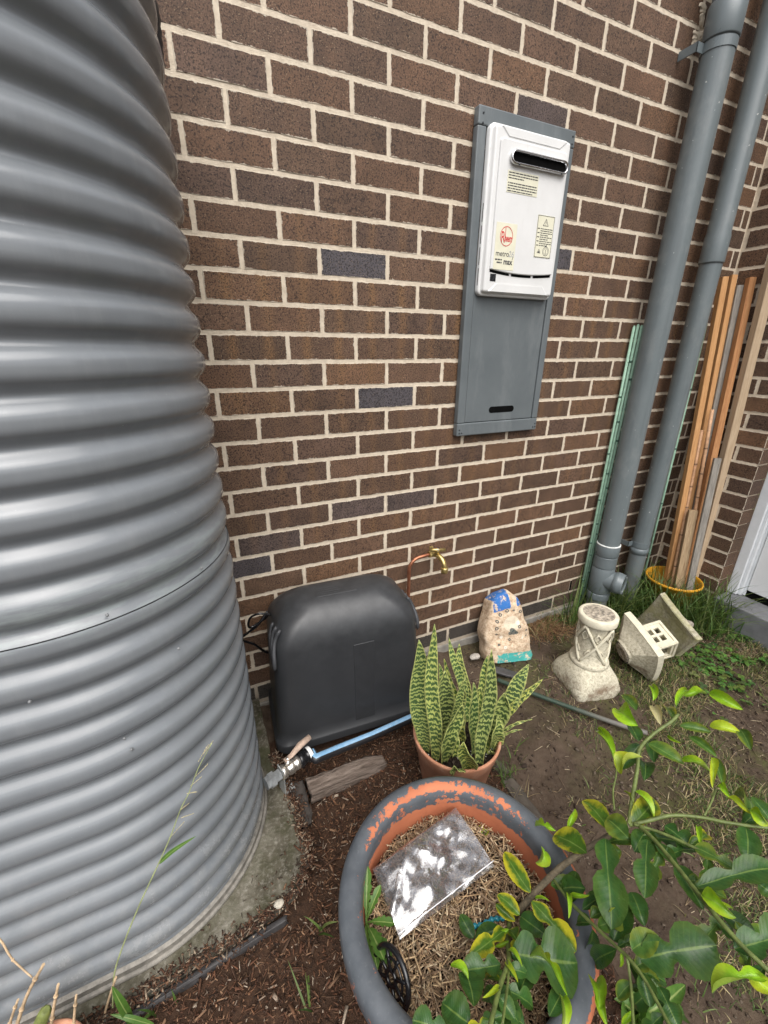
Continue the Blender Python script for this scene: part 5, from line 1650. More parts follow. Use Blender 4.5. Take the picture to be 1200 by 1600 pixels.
# a few chips scattered on the pad and twigs on the soil
n = 110; x = rng.uniform(-.5, -.09, n); y = -.80 + rng.gamma(1.6, .05, n); k = (np.hypot(x + .52, y + .397) > .37) & (y < -.42) & (x > -.52); x, y = x[k], y[k]; n = len(x)
scatter_boxes('pad_litter', np.c_[x, y, np.full(n, .0225)], np.c_[rng.uniform(.003, .012, n), rng.uniform(.001, .0035, n), rng.uniform(.001, .002, n)], palette(n, [(.05, .025, .015), (.09, .05, .03), (.2, .15, .11), (.03, .02, .013)]), m_chips,
              (rng.uniform(0, 6.283, n), rng.normal(0, .08, n), rng.normal(0, .2, n)))
n = 5200; x = rng.uniform(.62, 2.5, n); y = rng.uniform(-1.7, -.05, n)
dens = np.clip((fbm(x * 5, y * 5, 3) - .40) * 4 + .12 + .35 * (x > 1.35), 0, 1); k = rng.uniform(0, 1, n) < dens; x, y = x[k], y[k]; n = len(x)
scatter_boxes('soil_litter', np.c_[x, y, soil_h(x, y) + rng.uniform(0, .006, n)], np.c_[rng.gamma(2.2, .008, n) + .005, rng.uniform(.0008, .0026, n), rng.uniform(.0007, .002, n)],
              palette(n, [(.20, .145, .085), (.28, .21, .13), (.12, .085, .055), (.07, .05, .033), (.34, .28, .19)]), m_straw, (rng.uniform(0, 6.283, n), rng.normal(0, .15, n), rng.normal(0, .3, n)))
# fine crumbs of earth
n = 9000; x = rng.uniform(.60, 2.5, n); y = rng.uniform(-1.7, -.03, n)
s_ = rng.gamma(1.4, .0022, n) + .0015
scatter_boxes('soil_crumbs', np.c_[x, y, soil_h(x, y) + s_ * .2], np.c_[s_, s_ * rng.uniform(.6, 1, n), s_ * rng.uniform(.5, .9, n)], palette(n, [(.050, .034, .023), (.075, .054, .038), (.035, .023, .016), (.11, .085, .062)]), m_bits)
# ------------------------------------------------------------------ leaf materials
def leafy(name, build):
    m, t = mat(name)
    col, rough, nrm, trans = build(t)
    p = t.n('ShaderNodeBsdfPrincipled', {'Base Color': col, 'Roughness': rough, 'Specular IOR Level': .27})
    if nrm is not None: t.set(p.inputs['Normal'], nrm)
    tl = t.n('ShaderNodeBsdfTranslucent', {'Color': t.mix(1.0, col, (1.3, 1.35, .6), 'MULTIPLY')})
    mx = t.n('ShaderNodeMixShader', {0: trans, 1: p.outputs[0], 2: tl.outputs[0]})
    t.n('ShaderNodeOutputMaterial', {'Surface': mx.outputs[0]})
    return m
def citrus(t):
    o = t.uv(); q = t.xyz(o)                            # u along 0..1, v across -1..1 stored as 0..1
    oi = t.n('ShaderNodeObjectInfo')
    P = t.pos()
    s_ = t.m('ABSOLUTE', t.m('SUBTRACT', t.m('MULTIPLY', q[1], 2), 1))
    rv = t.vm('ADD', P, (1, 2, 3))
    c = t.mix(1.0, oi.outputs['Color'], t.ramp(t.noise(rv, 60, 4), [(.3, .75), (.7, 1.2)]), 'MULTIPLY')
    yl = t.m('ADD', t.m('MULTIPLY', s_, .65), t.m('ADD', t.m('MULTIPLY', q[0], .35), t.m('MULTIPLY', t.m('SUBTRACT', t.noise(rv, 34, 4, .65), .5), 1.3)))
    yl = t.m('MULTIPLY', t.ramp(yl, [(.42, 0), (.80, 1)]), oi.outputs['Alpha'])
    c = t.mix(yl, c, (.40, .36, .022))
    vein = t.m('SINE', t.m('MULTIPLY', t.m('SUBTRACT', t.m('MULTIPLY', q[0], 1.0), t.m('MULTIPLY', s_, .14)), 88.0))
    vn = t.ramp(vein, [(.90, 0), (.985, 1)])
    c = t.mix(t.m('MULTIPLY', vn, .10), c, (.16, .24, .06))
    mid = t.ramp(s_, [(.03, 1), (.075, 0)])
    c = t.mix(t.m('MULTIPLY', mid, .42), c, (.20, .28, .065))
    c = t.mix(t.ramp(t.noise(rv, 170, 3, .7), [(.71, 0), (.76, .55)]), c, (.25, .24, .13))
    back = t.n('ShaderNodeNewGeometry').outputs['Backfacing']
    c = t.mix(t.m('MULTIPLY', back, .45), c, (.14, .19, .07))
    h = t.m('ADD', t.m('MULTIPLY', vein, .25), t.noise(rv, 120, 3))
    return c, t.ramp(t.noise(rv, 40, 3), [(.3, .24), (.7, .36)]), t.bump(h, .16, .0014), .16
m_citrus = leafy('citrus_leaf', citrus)
m_twig = simple('citrus_twig', (.105, .135, .035), .55, var=.4, scale=80, bump=.25)
m_bough = simple('citrus_branch', (.105, .082, .050), .85, var=.5, scale=110, bump=.7)

def leaf_mesh(base, tip, wide, nrm, lobes, curl=.35, droop=.10, fold=.22, seed=0, nl=18, nw=9, twist=0.0):
    r = random.Random(seed)
    base, tip = Vector(base), Vector(tip); a = tip - base; L = a.length; a = a.normalized()
    n = Vector(nrm); n = (n - a * n.dot(a)).normalized(); s0 = a.cross(n)
    V, UV, F = [], [], []
    ph, pv = r.uniform(0, 6), r.uniform(0, 6)
    for i in range(nl + 1):
        t_ = i / nl
        if lobes == 2:
            if t_ < .43: w_ = .74 * math.sin(math.pi * min(1, (t_ / .43)) ** 1.25) ** .62 if 0 < t_ < .43 else 0
            else:
                q = (t_ - .43) / .57; w_ = math.sin(math.pi * q ** .85) ** .58 if 0 < q < 1 else 0
            w_ = max(w_, .10 if t_ < .97 else .02)
        else:
            w_ = math.sin(math.pi * t_ ** .9) ** .62 if 0 < t_ < 1 else .02
            w_ = max(w_, .05 if t_ < .5 else .015)
        c = base + a * (L * t_) + n * (L * (droop * 4 * t_ * (1 - t_) - droop * t_ * t_)) + s0 * (L * .03 * math.sin(t_ * 3 + ph))
        g = twist * (t_ - .3)
        s_ = s0 * math.cos(g) + n * math.sin(g); nn = n * math.cos(g) - s0 * math.sin(g)
        for j in range(nw):
            x = j / (nw - 1) * 2 - 1
            y = x * w_ * wide / 2
            ang = curl * x
            ed = 1 + .035 * math.sin(t_ * 47 + ph + (3 if x > 0 else 0)) * abs(x)
            V.append(c + s_ * (y * ed * math.cos(ang * .9)) + nn * (abs(y) * fold + abs(y) * math.sin(abs(ang)) * (1 if curl > 0 else -1) + .012 * wide * math.sin(t_ * 19 + pv + x * 2)))
            UV.append((t_, (x + 1) / 2))
    for i in range(nl):
        for j in range(nw - 1): F.append((i*nw+j, i*nw+j+1, (i+1)*nw+j+1, (i+1)*nw+j))
    return np_mesh('leaf', np.array([tuple(v) for v in V]), np.array(F), None, smooth=True, uv=np.array(UV))
def add_leaf(parent, mesh, m, color=None, name='leaf'):
    mesh.materials.append(m); mesh.name = name
    ob = bpy.data.objects.new(name, mesh); link(ob)
    ob.parent = parent; ob.location = -WORLD[parent.name]
    if color: ob.color = color
    return ob

# ------------------------------------------------------------------ citrus bush
ZS = BPc.z + SZ
J0 = at_z(796, 1432, ZS - .01)
tree = thing('citrus_bush', 'young citrus bush with glossy double leaves and curled yellow tips growing from the big pot', 'plant', J0)
def zc(u, v):
    z = ZS + .06 + .17 * min(1, max(0, (u - 800) / 190)) + .06 * min(1, max(0, (u - 985) / 200))
    if v > 1480 and u < 960: z = ZS + .09 + .06 * min(1, max(0, (v - 1480) / 100))
    elif v > 1440: z -= .03 * min(1, (v - 1440) / 100)
    return z
def cp(u, v, dz=0.0): return at_z(u, v, zc(u, v) + dz)
RT = random.Random(23)
def branch(pxs, r0, r1, m, name='twig', start=None):
    pts = ([start] if start is not None else []) + [cp(u, v, dz) for u, v, dz in pxs]
    pts = smooth_path(pts, 7)
    k = len(pts)
    rr = [(r0 + (r1 - r0) * i / (k - 1)) * (1 + .14 * math.sin(i * 1.7) * (i % 3 == 0)) for i in range(k)]
    mb = MB(); mb.tube(pts, rr, 9); return mb.build(name, m, tree)
branch([(800, 1432, -.05), (815, 1418, -.02), (845, 1385, -.005), (880, 1352, 0), (930, 1318, 0), (983, 1289, 0)], .0075, .0052, m_bough, 'branch', J0)
branch([(983, 1289, 0), (986, 1262, .004), (992, 1225, .01), (996, 1200, .02), (1000, 1170, .03), (1022, 1146, .04), (1048, 1128, .05), (1060, 1116, .055)], .0046, .0036, m_twig)
branch([(983, 1289, 0), (1010, 1283, .002), (1050, 1274, .004), (1095, 1277, .002), (1140, 1286, .0), (1205, 1294, 0), (1240, 1298, 0)], .0038, .0028, m_twig)
branch([(990, 1288, 0), (1030, 1300, .004), (1080, 1322, .008), (1130, 1348, .006), (1160, 1362, 0)], .0030, .0022, m_twig)
branch([(1000, 1292, 0), (1022, 1312, .01), (1056, 1352, .02), (1090, 1395, .03), (1120, 1433, .04), (1160, 1478, .05), (1205, 1520, .06), (1240, 1548, .06)], .0040, .0034, m_twig)
branch([(1100, 1275, 0), (1112, 1252, .004), (1119, 1232, .01)], .0022, .0018, m_twig)
branch([(960, 1266, 0), (958, 1235, .006), (963, 1208, .01), (960, 1180, .016)], .0022, .0016, m_twig)
branch([(796, 1440, -.05), (793, 1470, -.02), (795, 1500, 0), (780, 1545, .01), (762, 1620, .02)], .0052, .0036, m_twig)
branch([(795, 1500, 0), (793, 1540, .012), (785, 1600, .02)], .0028, .002, m_twig)
branch([(862, 1370, -.02), (890, 1408, -.01), (930, 1448, .0), (962, 1478, .006), (985, 1500, .01), (1010, 1535, .02), (1050, 1610, .03)], .0030, .0026, m_twig)
branch([(980, 1495, .01), (986, 1540, .01), (990, 1610, .012)], .0026, .002, m_twig)
D, M_, Y, N, LM, BR = 'D', 'M', 'Y', 'N', 'L', 'B'
PAL = {D: ((.027, .074, .016), 0.06), M_: ((.050, .108, .020), .25), Y: ((.048, .105, .012), 1.0), N: ((.19, .345, .018), .35), LM: ((.31, .41, .026), .6), BR: ((.36, .32, .17), .3)}
LV = [ # base px, tip px, width px, kind, lobes, dz base, dz tip, curl
 (955,1297, 909,1248, 34, Y, 1, 0, .015, .3), (916,1334, 864,1302, 42, Y, 1, .005, .01, .25), (982,1309, 946,1278, 40, M_, 1, .012, .03, .2),
 (950,1312, 952,1447, 54, D, 2, .01, .0, .2), (1015,1314, 1004,1398, 38, D, 2, .01, .012, .2), (1022,1316, 1101,1418, 34, D, 2, -.01, -.02, .3),
 (1149,1357, 1084,1323, 30, M_, 2, .004, .012, .2), (1087,1380, 1222,1358, 42, D, 2, .02, .025, .2), (1096,1398, 1147,1430, 24, N, 1, .03, .035, .7),
 (1128,1428, 1182,1462, 30, D, 1, -.0, -.01, .3), (1001,1500, 1121,1478, 74, D, 2, .015, .02, .22), (987,1483, 1029,1463, 38, M_, 1, .02, .03, .2),
 (1190,1500, 1150,1440, 30, M_, 1, -.01, 0, .3), (1145,1478, 1250,1462, 60, D, 2, .04, .045, .25), (1200,1530, 1111,1543, 26, N, 2, .06, .06, .8),
 (1168,1512, 1215,1560, 30, LM, 1, .055, .05, .5), (966,1206, 1001,1180, 34, LM, 1, .03, .05, .3), (958,1184, 936,1133, 16, N, 1, .02, .03, .9),
 (996,1135, 962,1105, 28, N, 1, .035, .05, .6), (995,1110, 972,1084, 22, M_, 1, .03, .04, .4), (1021,1095, 1019,1068, 13, N, 1, .05, .06, .9),
 (1031,1133, 1021,1098, 18, BR, 1, .045, .05, .6), (1058,1104, 1072,1072, 12, N, 1, .06, .07, 1.0), (1108,1084, 1160,1106, 20, N, 1, .065, .06, .8),
 (1068,1088, 1106,1082, 14, N, 1, .065, .065, .9), (1062,1133, 1112,1145, 18, M_, 1, .045, .04, .5), (1109,1136, 1158,1143, 20, LM, 1, .05, .055, .5),
 (1156,1140, 1174,1170, 22, M_, 1, .05, .045, .4), (1014,1161, 1069,1193, 28, M_, 1, .04, .035, .35), (1066,1185, 1109,1205, 14, N, 1, .04, .04, .8),
 (1078,1152, 1120,1182, 18, M_, 1, .045, .04, .6), (1109,1183, 1118,1226, 16, LM, 1, .045, .045, .9), (1118,1184, 1130,1227, 18, M_, 1, .035, .03, .6),
 (1120,1230, 1141,1243, 14, N, 1, .02, .02, .8), (1136,1248, 1174,1268, 14, LM, 1, .02, .02, .8), (1172,1266, 1204,1288, 18, N, 1, .02, .02, .6),
 (1203,1283, 1176,1244, 24, D, 1, .02, .03, .3), (1163,1292, 1170,1350, 36, D, 1, -.004, -.01, .2), (993,1236, 1023,1277, 14, N, 1, .008, .0, .5),
 (1002,1165, 968,1200, 24, D, 1, -.01, -.02, .3), (997,1158, 985,1130, 24, D, 1, .01, .02, .3), (990,1330, 1010,1300, 30, D, 1, -.02, -.02, .3),
 (830,1394, 786,1330, 30, Y, 1, .0, .02, .25), (812,1430, 777,1397, 24, Y, 1, .01, .02, .4), (832,1407, 899,1490, 38, Y, 2, .01, -.005, .25),
 (814,1430, 852,1463, 34, D, 1, -.01, -.02, .2), (800,1493, 903,1501, 88, D, 2, .0, .0, .15), (790,1456, 734,1488, 30, Y, 2, .0, .0, .35),
 (740,1466, 719,1428, 24, D, 1, -.03, -.03, .2), (782,1452, 742,1466, 28, D, 1, -.02, -.035, .2), (782,1508, 722,1514, 40, D, 2, -.01, -.01, .3),
 (884,1556, 827,1478, 18, N, 2, .03, .04, .9), (880,1558, 879,1604, 18, N, 1, .03, .03, .8), (735,1600, 690,1566, 54, D, 1, -.02, -.02, .3),
 (700,1612, 644,1596, 44, D, 2, -.02, -.02, .2), (936,1578, 932,1526, 26, N, 1, .0, .01, .8), (934,1560, 950,1600, 18, N, 1, 0, 0, .9),
 (915,1389, 876,1388, 34, D, 1, .0, -.01, .3), (925,1452, 912,1488, 26, D, 1, -.03, -.04, .4), (852,1330, 838,1347, 20, N, 1, .0, .01, .5),
 (868,1299, 834,1287, 14, N, 2, .01, .02, .9), (888,1297, 899,1262, 12, N, 1, .01, .02, 1.0), (732,1530, 704,1504, 14, N, 1, -.0, .01, .8),
 (728,1520, 740,1570, 44, D, 1, -.01, -.02, .3), (770,1545, 800,1590, 40, D, 1, -.02, -.03, .3), (806,1560, 840,1500, 32, D, 1, -.04, -.05, .3),
 (1004,1520, 1016,1574, 34, D, 1, .01, .0, .5), (988,1536, 964,1560, 24, M_, 1, .0, .0, .5), (1028,1542, 1062,1606, 34, D, 2, .01, .0, .3),
 (985,1394, 1008,1446, 32, D, 1, -.03, -.04, .3), (960,1470, 980,1410, 36, D, 1, -.02, -.03, .3), (985,1500, 1035,1552, 28, M_, 1, .0, -.01, .5),
 (890,1410, 900,1360, 28, D, 1, -.05, -.05, .3), (925,1445, 900,1440, 24, D, 1, -.02, -.03, .4), (962,1480, 925,1510, 30, D, 1, -.02, -.03, .3),
 (1120,1440, 1170,1500, 34, D, 2, .0, -.02, .3), (1185,1380, 1210, 1400, 30, D, 1, -.03, -.03, .3), (820,1600, 770,1560, 40, D, 1, -.05, -.05, .3),
 (860,1590, 880,1540, 30, D, 1, -.06, -.05, .3), (775,1412, 805,1440, 18, Y, 1, .0, -.01, .5),
 (755,1300, 748,1290, 10, Y, 1, -.06, -.05, .4), (752,1308, 764,1296, 12, Y, 1, -.06, -.05, .4)]
for i, (bu, bv, tu, tv, wpx, kd, lob, db, dt, curl) in enumerate(LV):
    b, tp = cp(bu, bv, db), cp(tu, tv, dt)
    dep = ((b + tp) / 2 - CAM).dot(FWD)
    wide = wpx / FPX * dep * (.90 if kd != N else 1.15)
    view = (CAM - (b + tp) / 2).normalized()
    nr = (Vector((0, 0, 1)) * .55 + view * .75 + Vector((RT.uniform(-.35, .35), RT.uniform(-.35, .35), 0)))
    if kd in (N, LM, BR): nr += Vector((RT.uniform(-.5, .5), RT.uniform(-.5, .5), 0))
    col, al = PAL[kd]
    f = RT.uniform(.82, 1.2)
    me = leaf_mesh(b, tp, wide, nr, lob, curl if kd not in (N, LM) else curl * .9, droop=.06 if kd not in (N, LM, BR) else .16, fold=.16 if kd not in (N, LM) else .45, seed=i, twist=0 if kd not in (N, LM, BR) else RT.uniform(-2.2, 2.2))
    add_leaf(tree, me, m_citrus, (*[c * f for c in col], al * RT.uniform(.7, 1)))

# smaller leaves filling the crown along the twigs
FILL = [((795, 1440), (795, 1500), 7), ((795, 1500), (765, 1610), 12), ((793, 1510), (786, 1600), 7), ((862, 1370), (985, 1500), 13), ((985, 1500), (1048, 1605), 9),
        ((982, 1500), (990, 1605), 6), ((1000, 1295), (1205, 1520), 14), ((1000, 1290), (1160, 1362), 5), ((983, 1289), (1205, 1294), 7), ((986, 1262), (1060, 1118), 8), ((815, 1420), (983, 1290), 7)]
ix = 500
for (a0, a1, cnt) in FILL:
    cnt = int(cnt * .72 + .5)
    for k in range(cnt):
        f = (k + RT.random()) / cnt
        bu, bv = a0[0] + (a1[0] - a0[0]) * f, a0[1] + (a1[1] - a0[1]) * f
        g = math.atan2(a1[1] - a0[1], a1[0] - a0[0]) + RT.choice((-1, 1)) * RT.uniform(.5, 1.5)
        young = RT.random() < .22
        Lp = RT.uniform(20, 34) if young else RT.uniform(30, 62)
        kd = RT.choice((N, LM, N)) if young else RT.choice((D, D, D, M_, M_, Y))
        dz = RT.uniform(-.07, -.005) if not young else RT.uniform(0, .02)
        b, tp = cp(bu, bv, dz * .4), cp(bu + Lp * math.cos(g), bv + Lp * math.sin(g), dz + RT.uniform(-.015, .01))
        dep = ((b + tp) / 2 - CAM).dot(FWD); view = (CAM - (b + tp) / 2).normalized()
        nr = Vector((RT.uniform(-.5, .5), RT.uniform(-.5, .5), .6)) + view * .6
        wide = (Lp * RT.uniform(.30, .40) if young else Lp * RT.uniform(.46, .62)) / FPX * dep
        me = leaf_mesh(b, tp, wide, nr, 1 if young else RT.choice((1, 2)), .8 if young else RT.uniform(.15, .5), RT.uniform(.04, .2), .45 if young else RT.uniform(.1, .3), seed=ix, twist=RT.uniform(-2, 2) if young else RT.uniform(-.5, .5)); ix += 1
        col, al = PAL[kd]; f_ = RT.uniform(.8, 1.25)
        add_leaf(tree, me, m_citrus, (*[c * f_ for c in col], al * RT.uniform(.6, 1)))

# ------------------------------------------------------------------ snake plant
def snake(t):
    o = t.uv(); q = t.xyz(o); oi = t.n('ShaderNodeObjectInfo')
    rnd = oi.outputs['Random']
    off = t.n('ShaderNodeCombineXYZ', {0: t.m('MULTIPLY', rnd, 19), 1: t.m('MULTIPLY', rnd, 7)}).outputs[0]
    uvm = t.n('ShaderNodeCombineXYZ', {0: q[0], 1: q[1]}).outputs[0]
    v = t.vm('ADD', t.vm('MULTIPLY', uvm, (1, .11, 1)), off)                    # u = metres along
    w_ = t.noise(t.vm('MULTIPLY', v, (38, 40, 1)), 1.0, 3, .6)
    w2 = t.noise(t.vm('MULTIPLY', v, (60, 160, 1)), 1.0, 3, .7)
    ph = t.m('ADD', t.m('MULTIPLY', q[0], t.m('ADD', 250.0, t.m('MULTIPLY', rnd, 170.0))), t.m('ADD', t.m('MULTIPLY', w_, 15.0), t.m('MULTIPLY', w2, 3.2)))
    band = t.ramp(t.m('SINE', ph), [(.18, 1), (.55, 0)])
    s_ = t.m('ABSOLUTE', t.m('SUBTRACT', t.m('MULTIPLY', q[1], 2), 1))
    light = t.mix(oi.outputs['Alpha'], (.43, .49, .16), (.56, .54, .11))
    light = t.mix(t.ramp(t.noise(t.pos(), 40, 3), [(.3, 0), (.7, .45)]), light, (.165, .25, .085))
    c = t.mix(t.m('MULTIPLY', band, .92), light, oi.outputs['Color'])
    c = t.mix(t.m('MULTIPLY', t.ramp(s_, [(.82, 0), (.93, 1)]), .6), c, (.42, .43, .15))
    return c, .38, t.bump(t.noise(t.pos(), 160, 3), .15, .001), .08
m_snake = leafy('snake_leaf', snake)
snk = thing('snake_plant', 'snake plant with upright dark banded yellow green leaves in the terracotta pot', 'plant', SP + Vector((0, 0, .19)))
hdir = Vector((FWD.x, FWD.y, 0)).normalized()
def sp_px(x, y): return 620 + x / 5, 970 + y / 5
SL = [ # base, tip (zoomed px), max width, lean towards viewer, kind alpha, wide point
 (205,1030, 172,165, 122, .00, .15, .48), (300,1095, 290,48, 96, .01, .35, .36), (325,985, 362,365, 118, -.01, .1, .55), (340,1010, 530,425, 62, .03, .1, .5),
 (355,1112, 522,678, 112, .05, .2, .45), (490,940, 500,735, 96, -.02, .8, .5), (598,1050, 622,505, 86, -.01, .0, .5), (648,1132, 735,195, 92, .03, .05, .45),
 (560,1192, 522,925, 104, .05, .6, .5), (722,1000, 842,552, 112, -.01, .1, .55), (835,830, 1032,338, 112, -.03, .2, .5), (862,800, 1148,478, 56, .0, .8, .45),
 (565,720, 405,128, 62, -.06, .15, .4), (600,640, 487,182, 72, -.07, .3, .45), (505,680, 378,308, 50, -.05, .8, .45), (640,700, 722,258, 60, -.06, .4, .4),
 (460,1205, 442,1105, 84, .05, .3, .5), (452,1060, 470,905, 80, .0, .5, .5), (720,1005, 802,765, 112, .03, .1, .5), (690,1040, 655,540, 60, -.03, .5, .5),
 (440,900, 520,520, 70, -.04, .2, .5), (215,1000, 240,400, 60, -.03, .7, .45), (400,900, 330,330, 60, -.06, .2, .4), (560,800, 560,480, 70, -.06, .2, .45),
 (740,1060, 735,980, 26, .0, .2, .5), (845,840, 1060,785, 22, .02, .3, .4), (850,830, 980,850, 18, .02, .3, .4)]
RS = random.Random(4)
for i, (bx, by, tx, ty, wpx, lean, al, wp) in enumerate(SL):
    bu, bv = sp_px(bx, by); tu, tv = sp_px(tx, ty)
    b = at_z(bu, bv, SP.z + .186)
    rr = Vector((b.x - SP.x, b.y - SP.y)); 
    if rr.length > .118:
        rr = rr.normalized() * .118; b = Vector((SP.x + rr.x, SP.y + rr.y, b.z))
    d = ray(tu, tv); o_ = b - hdir * lean
    tp = CAM + d * ((o_ - CAM).dot(hdir) / d.dot(hdir))
    dep = ((b + tp) / 2 - CAM).dot(FWD); wide = wpx / 5 / FPX * dep * 1.22
    L = (tp - b).length; a = (tp - b).normalized()
    nr = -hdir + Vector((RS.uniform(-.45, .45), RS.uniform(-.3, .3), RS.uniform(0, .3)))
    n_ = (nr - a * nr.dot(a)).normalized(); s0 = a.cross(n_)
    V, UV, F = [], [], []; nl, nw = 30, 9
    tw = RS.uniform(-.7, .7); cupk = RS.uniform(.25, .6); ph = RS.uniform(0, 6)
    for k in range(nl + 1):
        f = k / nl
        prof_ = (.50 + .50 * math.sin(math.pi / 2 * min(1, f / wp))) if f < wp else math.cos(math.pi / 2 * ((f - wp) / (1 - wp)) ** 1.35) ** .85 if f < 1 else .02
        hw = max(.02, prof_) * wide / 2
        g = tw * (f - .5); s_ = s0 * math.cos(g) + n_ * math.sin(g); nn = n_ * math.cos(g) - s0 * math.sin(g)
        c = b + a * (L * f) + s0 * (.010 * math.sin(f * 5 + ph)) * (1 - f) * f * 4 + n_ * (.014 * math.sin(f * 3.1 + ph) * f)
        for j in range(nw):
            x = j / (nw - 1) * 2 - 1
            V.append(tuple(c + s_ * (hw * x) + nn * (hw * cupk * x * x + .0016 * math.sin(f * 26 + ph) * x))); UV.append((f * L, (x + 1) / 2))
    for k in range(nl):
        for j in range(nw - 1): F.append((k*nw+j, (k+1)*nw+j, (k+1)*nw+j+1, k*nw+j+1))
    me = np_mesh('leaf', np.array(V), np.array(F), None, smooth=True, uv=np.array(UV))
    ob = add_leaf(snk, me, m_snake, (*[c * RS.uniform(.8, 1.2) for c in (.028, .068, .026)], al))
    md = ob.modifiers.new('thick', 'SOLIDIFY'); md.thickness = .0022; md.offset = 0

# ------------------------------------------------------------------ grass, weeds, clover
def blades(name, base, length, width, yaw, lean, cols, m, nseg=6, curve=1.0, kind='stuff'):
    """ribbons that arch over; cols one per blade"""
    n = len(base); base = np.asarray(base, float)
    t_ = np.linspace(0, 1, nseg + 1)
    ang = lean[:, None] + (curve * rng.uniform(.35, 1.5, (n, 1))) * t_[None] ** 1.4          # angle from vertical
    ds = (length / nseg)[:, None]
    dx = np.sin(ang) * ds; dz = np.cos(ang) * ds
    x = np.concatenate([np.zeros((n, 1)), np.cumsum(dx[:, :-1], 1)], 1); z = np.concatenate([np.zeros((n, 1)), np.cumsum(dz[:, :-1], 1)], 1)
    cx, sy = np.cos(yaw)[:, None], np.sin(yaw)[:, None]
    P = np.stack([base[:, :1] + x * cx, base[:, 1:2] + x * sy, base[:, 2:] + z], -1)
    w_ = (width[:, None] * (1 - t_[None] ** 2.2) + .0002)
    rollv = rng.uniform(-.6, .6, (n, 1))
    side = np.stack([-sy * np.cos(rollv) * np.ones_like(x), cx * np.cos(rollv) * np.ones_like(x), np.sin(rollv) * np.ones_like(x)], -1)
    A, B = P - side * w_[..., None] / 2, P + side * w_[..., None] / 2
    V = np.stack([A, B], 2).reshape(n, -1, 3)
    f = np.array([(2*k, 2*k+1, 2*k+3, 2*k+2) for k in range(nseg)])
    F = (f[None] + (2 * (nseg + 1)) * np.arange(n)[:, None, None]).reshape(-1, 4)
    me = np_mesh(name, V.reshape(-1, 3), F, m, cols=np.repeat(cols, nseg, 0), smooth=True)
    ob = bpy.data.objects.new(name, me); link(ob)
    if kind: ob['kind'] = kind
    return ob
def tinted_leaf(t):
    a = t.n('ShaderNodeAttribute', attribute_name='tint').outputs['Color']
    c = t.mix(1.0, a, t.ramp(t.noise(t.pos(), 90, 3), [(.3, .75), (.7, 1.25)]), 'MULTIPLY')
    return c, .5, None, .22
m_grass = leafy('grass_blade', tinted_leaf)
GREEN = [(.055, .10, .022), (.075, .13, .028), (.042, .080, .020), (.095, .14, .035), (.12, .15, .045)]
DRY = [(.30, .24, .12), (.24, .18, .10), (.36, .30, .17)]
def tuft(cx, cy, n, spread, l0, l1, w0, w1, cols, lean=.5, yaw=None):
    x = cx + rng.normal(0, spread, n); y = np.minimum(cy + rng.normal(0, spread, n), -.012)
    b = np.c_[x, y, soil_h(x, y) - .004]
    yw = rng.uniform(0, 6.283, n) if yaw is None else rng.normal(yaw, .7, n)
    return b, rng.uniform(l0, l1, n), rng.uniform(w0, w1, n), yw, np.abs(rng.normal(0, lean, n)), palette(n, cols, .25)
def cat_(L): return [np.concatenate([q[i] for q in L]) for i in range(6)]
# long grass round the pipes and the bucket
T = []
for (cx, cy, n, sp_) in ((1.90, -.16, 46, .06), (2.02, -.12, 60, .06), (2.12, -.20, 70, .07), (2.20, -.30, 46, .05), (2.10, -.06, 40, .05), (2.37, -.34, 60, .05), (2.42, -.42, 40, .04),
                         (2.40, -.10, 30, .03), (2.28, -.40, 40, .06), (1.72, -.06, 36, .05), (1.62, -.10, 16, .04), (2.30, -.06, 24, .04), (2.0, -.26, 34, .06), (2.16, -.37, 50, .05), (2.26, -.42, 50, .06), (2.36, -.42, 40, .05), (2.10, -.30, 40, .05)):
    T.append(tuft(cx, cy, int(n * 1.7), sp_, .12, .40, .003, .0075, GREEN, .42))
blades('long_grass', *cat_(T), m_grass, 8, 1.25)
# sparse short grass over the right-hand soil, denser by the step
n = 55000
x = rng.uniform(.68, 2.55, n); y = rng.uniform(-1.75, -.03, n)
dens = np.clip((fbm(x * 4.5 + 3, y * 4.5, 3) - .44) * 5, 0, 1) * np.clip((x + .55 * (-y) - 1.22) * 1.9, 0, 1)
dens = np.maximum(dens, .9 * np.clip((x - 1.95) * 2.2, 0, 1) * np.clip((fbm(x * 8, y * 8, 2) - .34) * 5, 0, 1))
k = rng.uniform(0, 1, n) < dens; x, y = x[k], y[k]; n = len(x)
gc = palette(n, GREEN + [(.16, .16, .06)], .3); dm = rng.uniform(0, 1, n) < .34; gc[dm] = palette(int(dm.sum()), DRY, .25)
blades('short_grass', np.c_[x, y, soil_h(x, y) - .002], rng.uniform(.012, .050, n) * np.where(x > 1.3, 1.35, 1), rng.uniform(.0010, .0030, n), rng.uniform(0, 6.283, n), np.abs(rng.normal(.5, .5, n)), gc, m_grass, 4, 1.3)
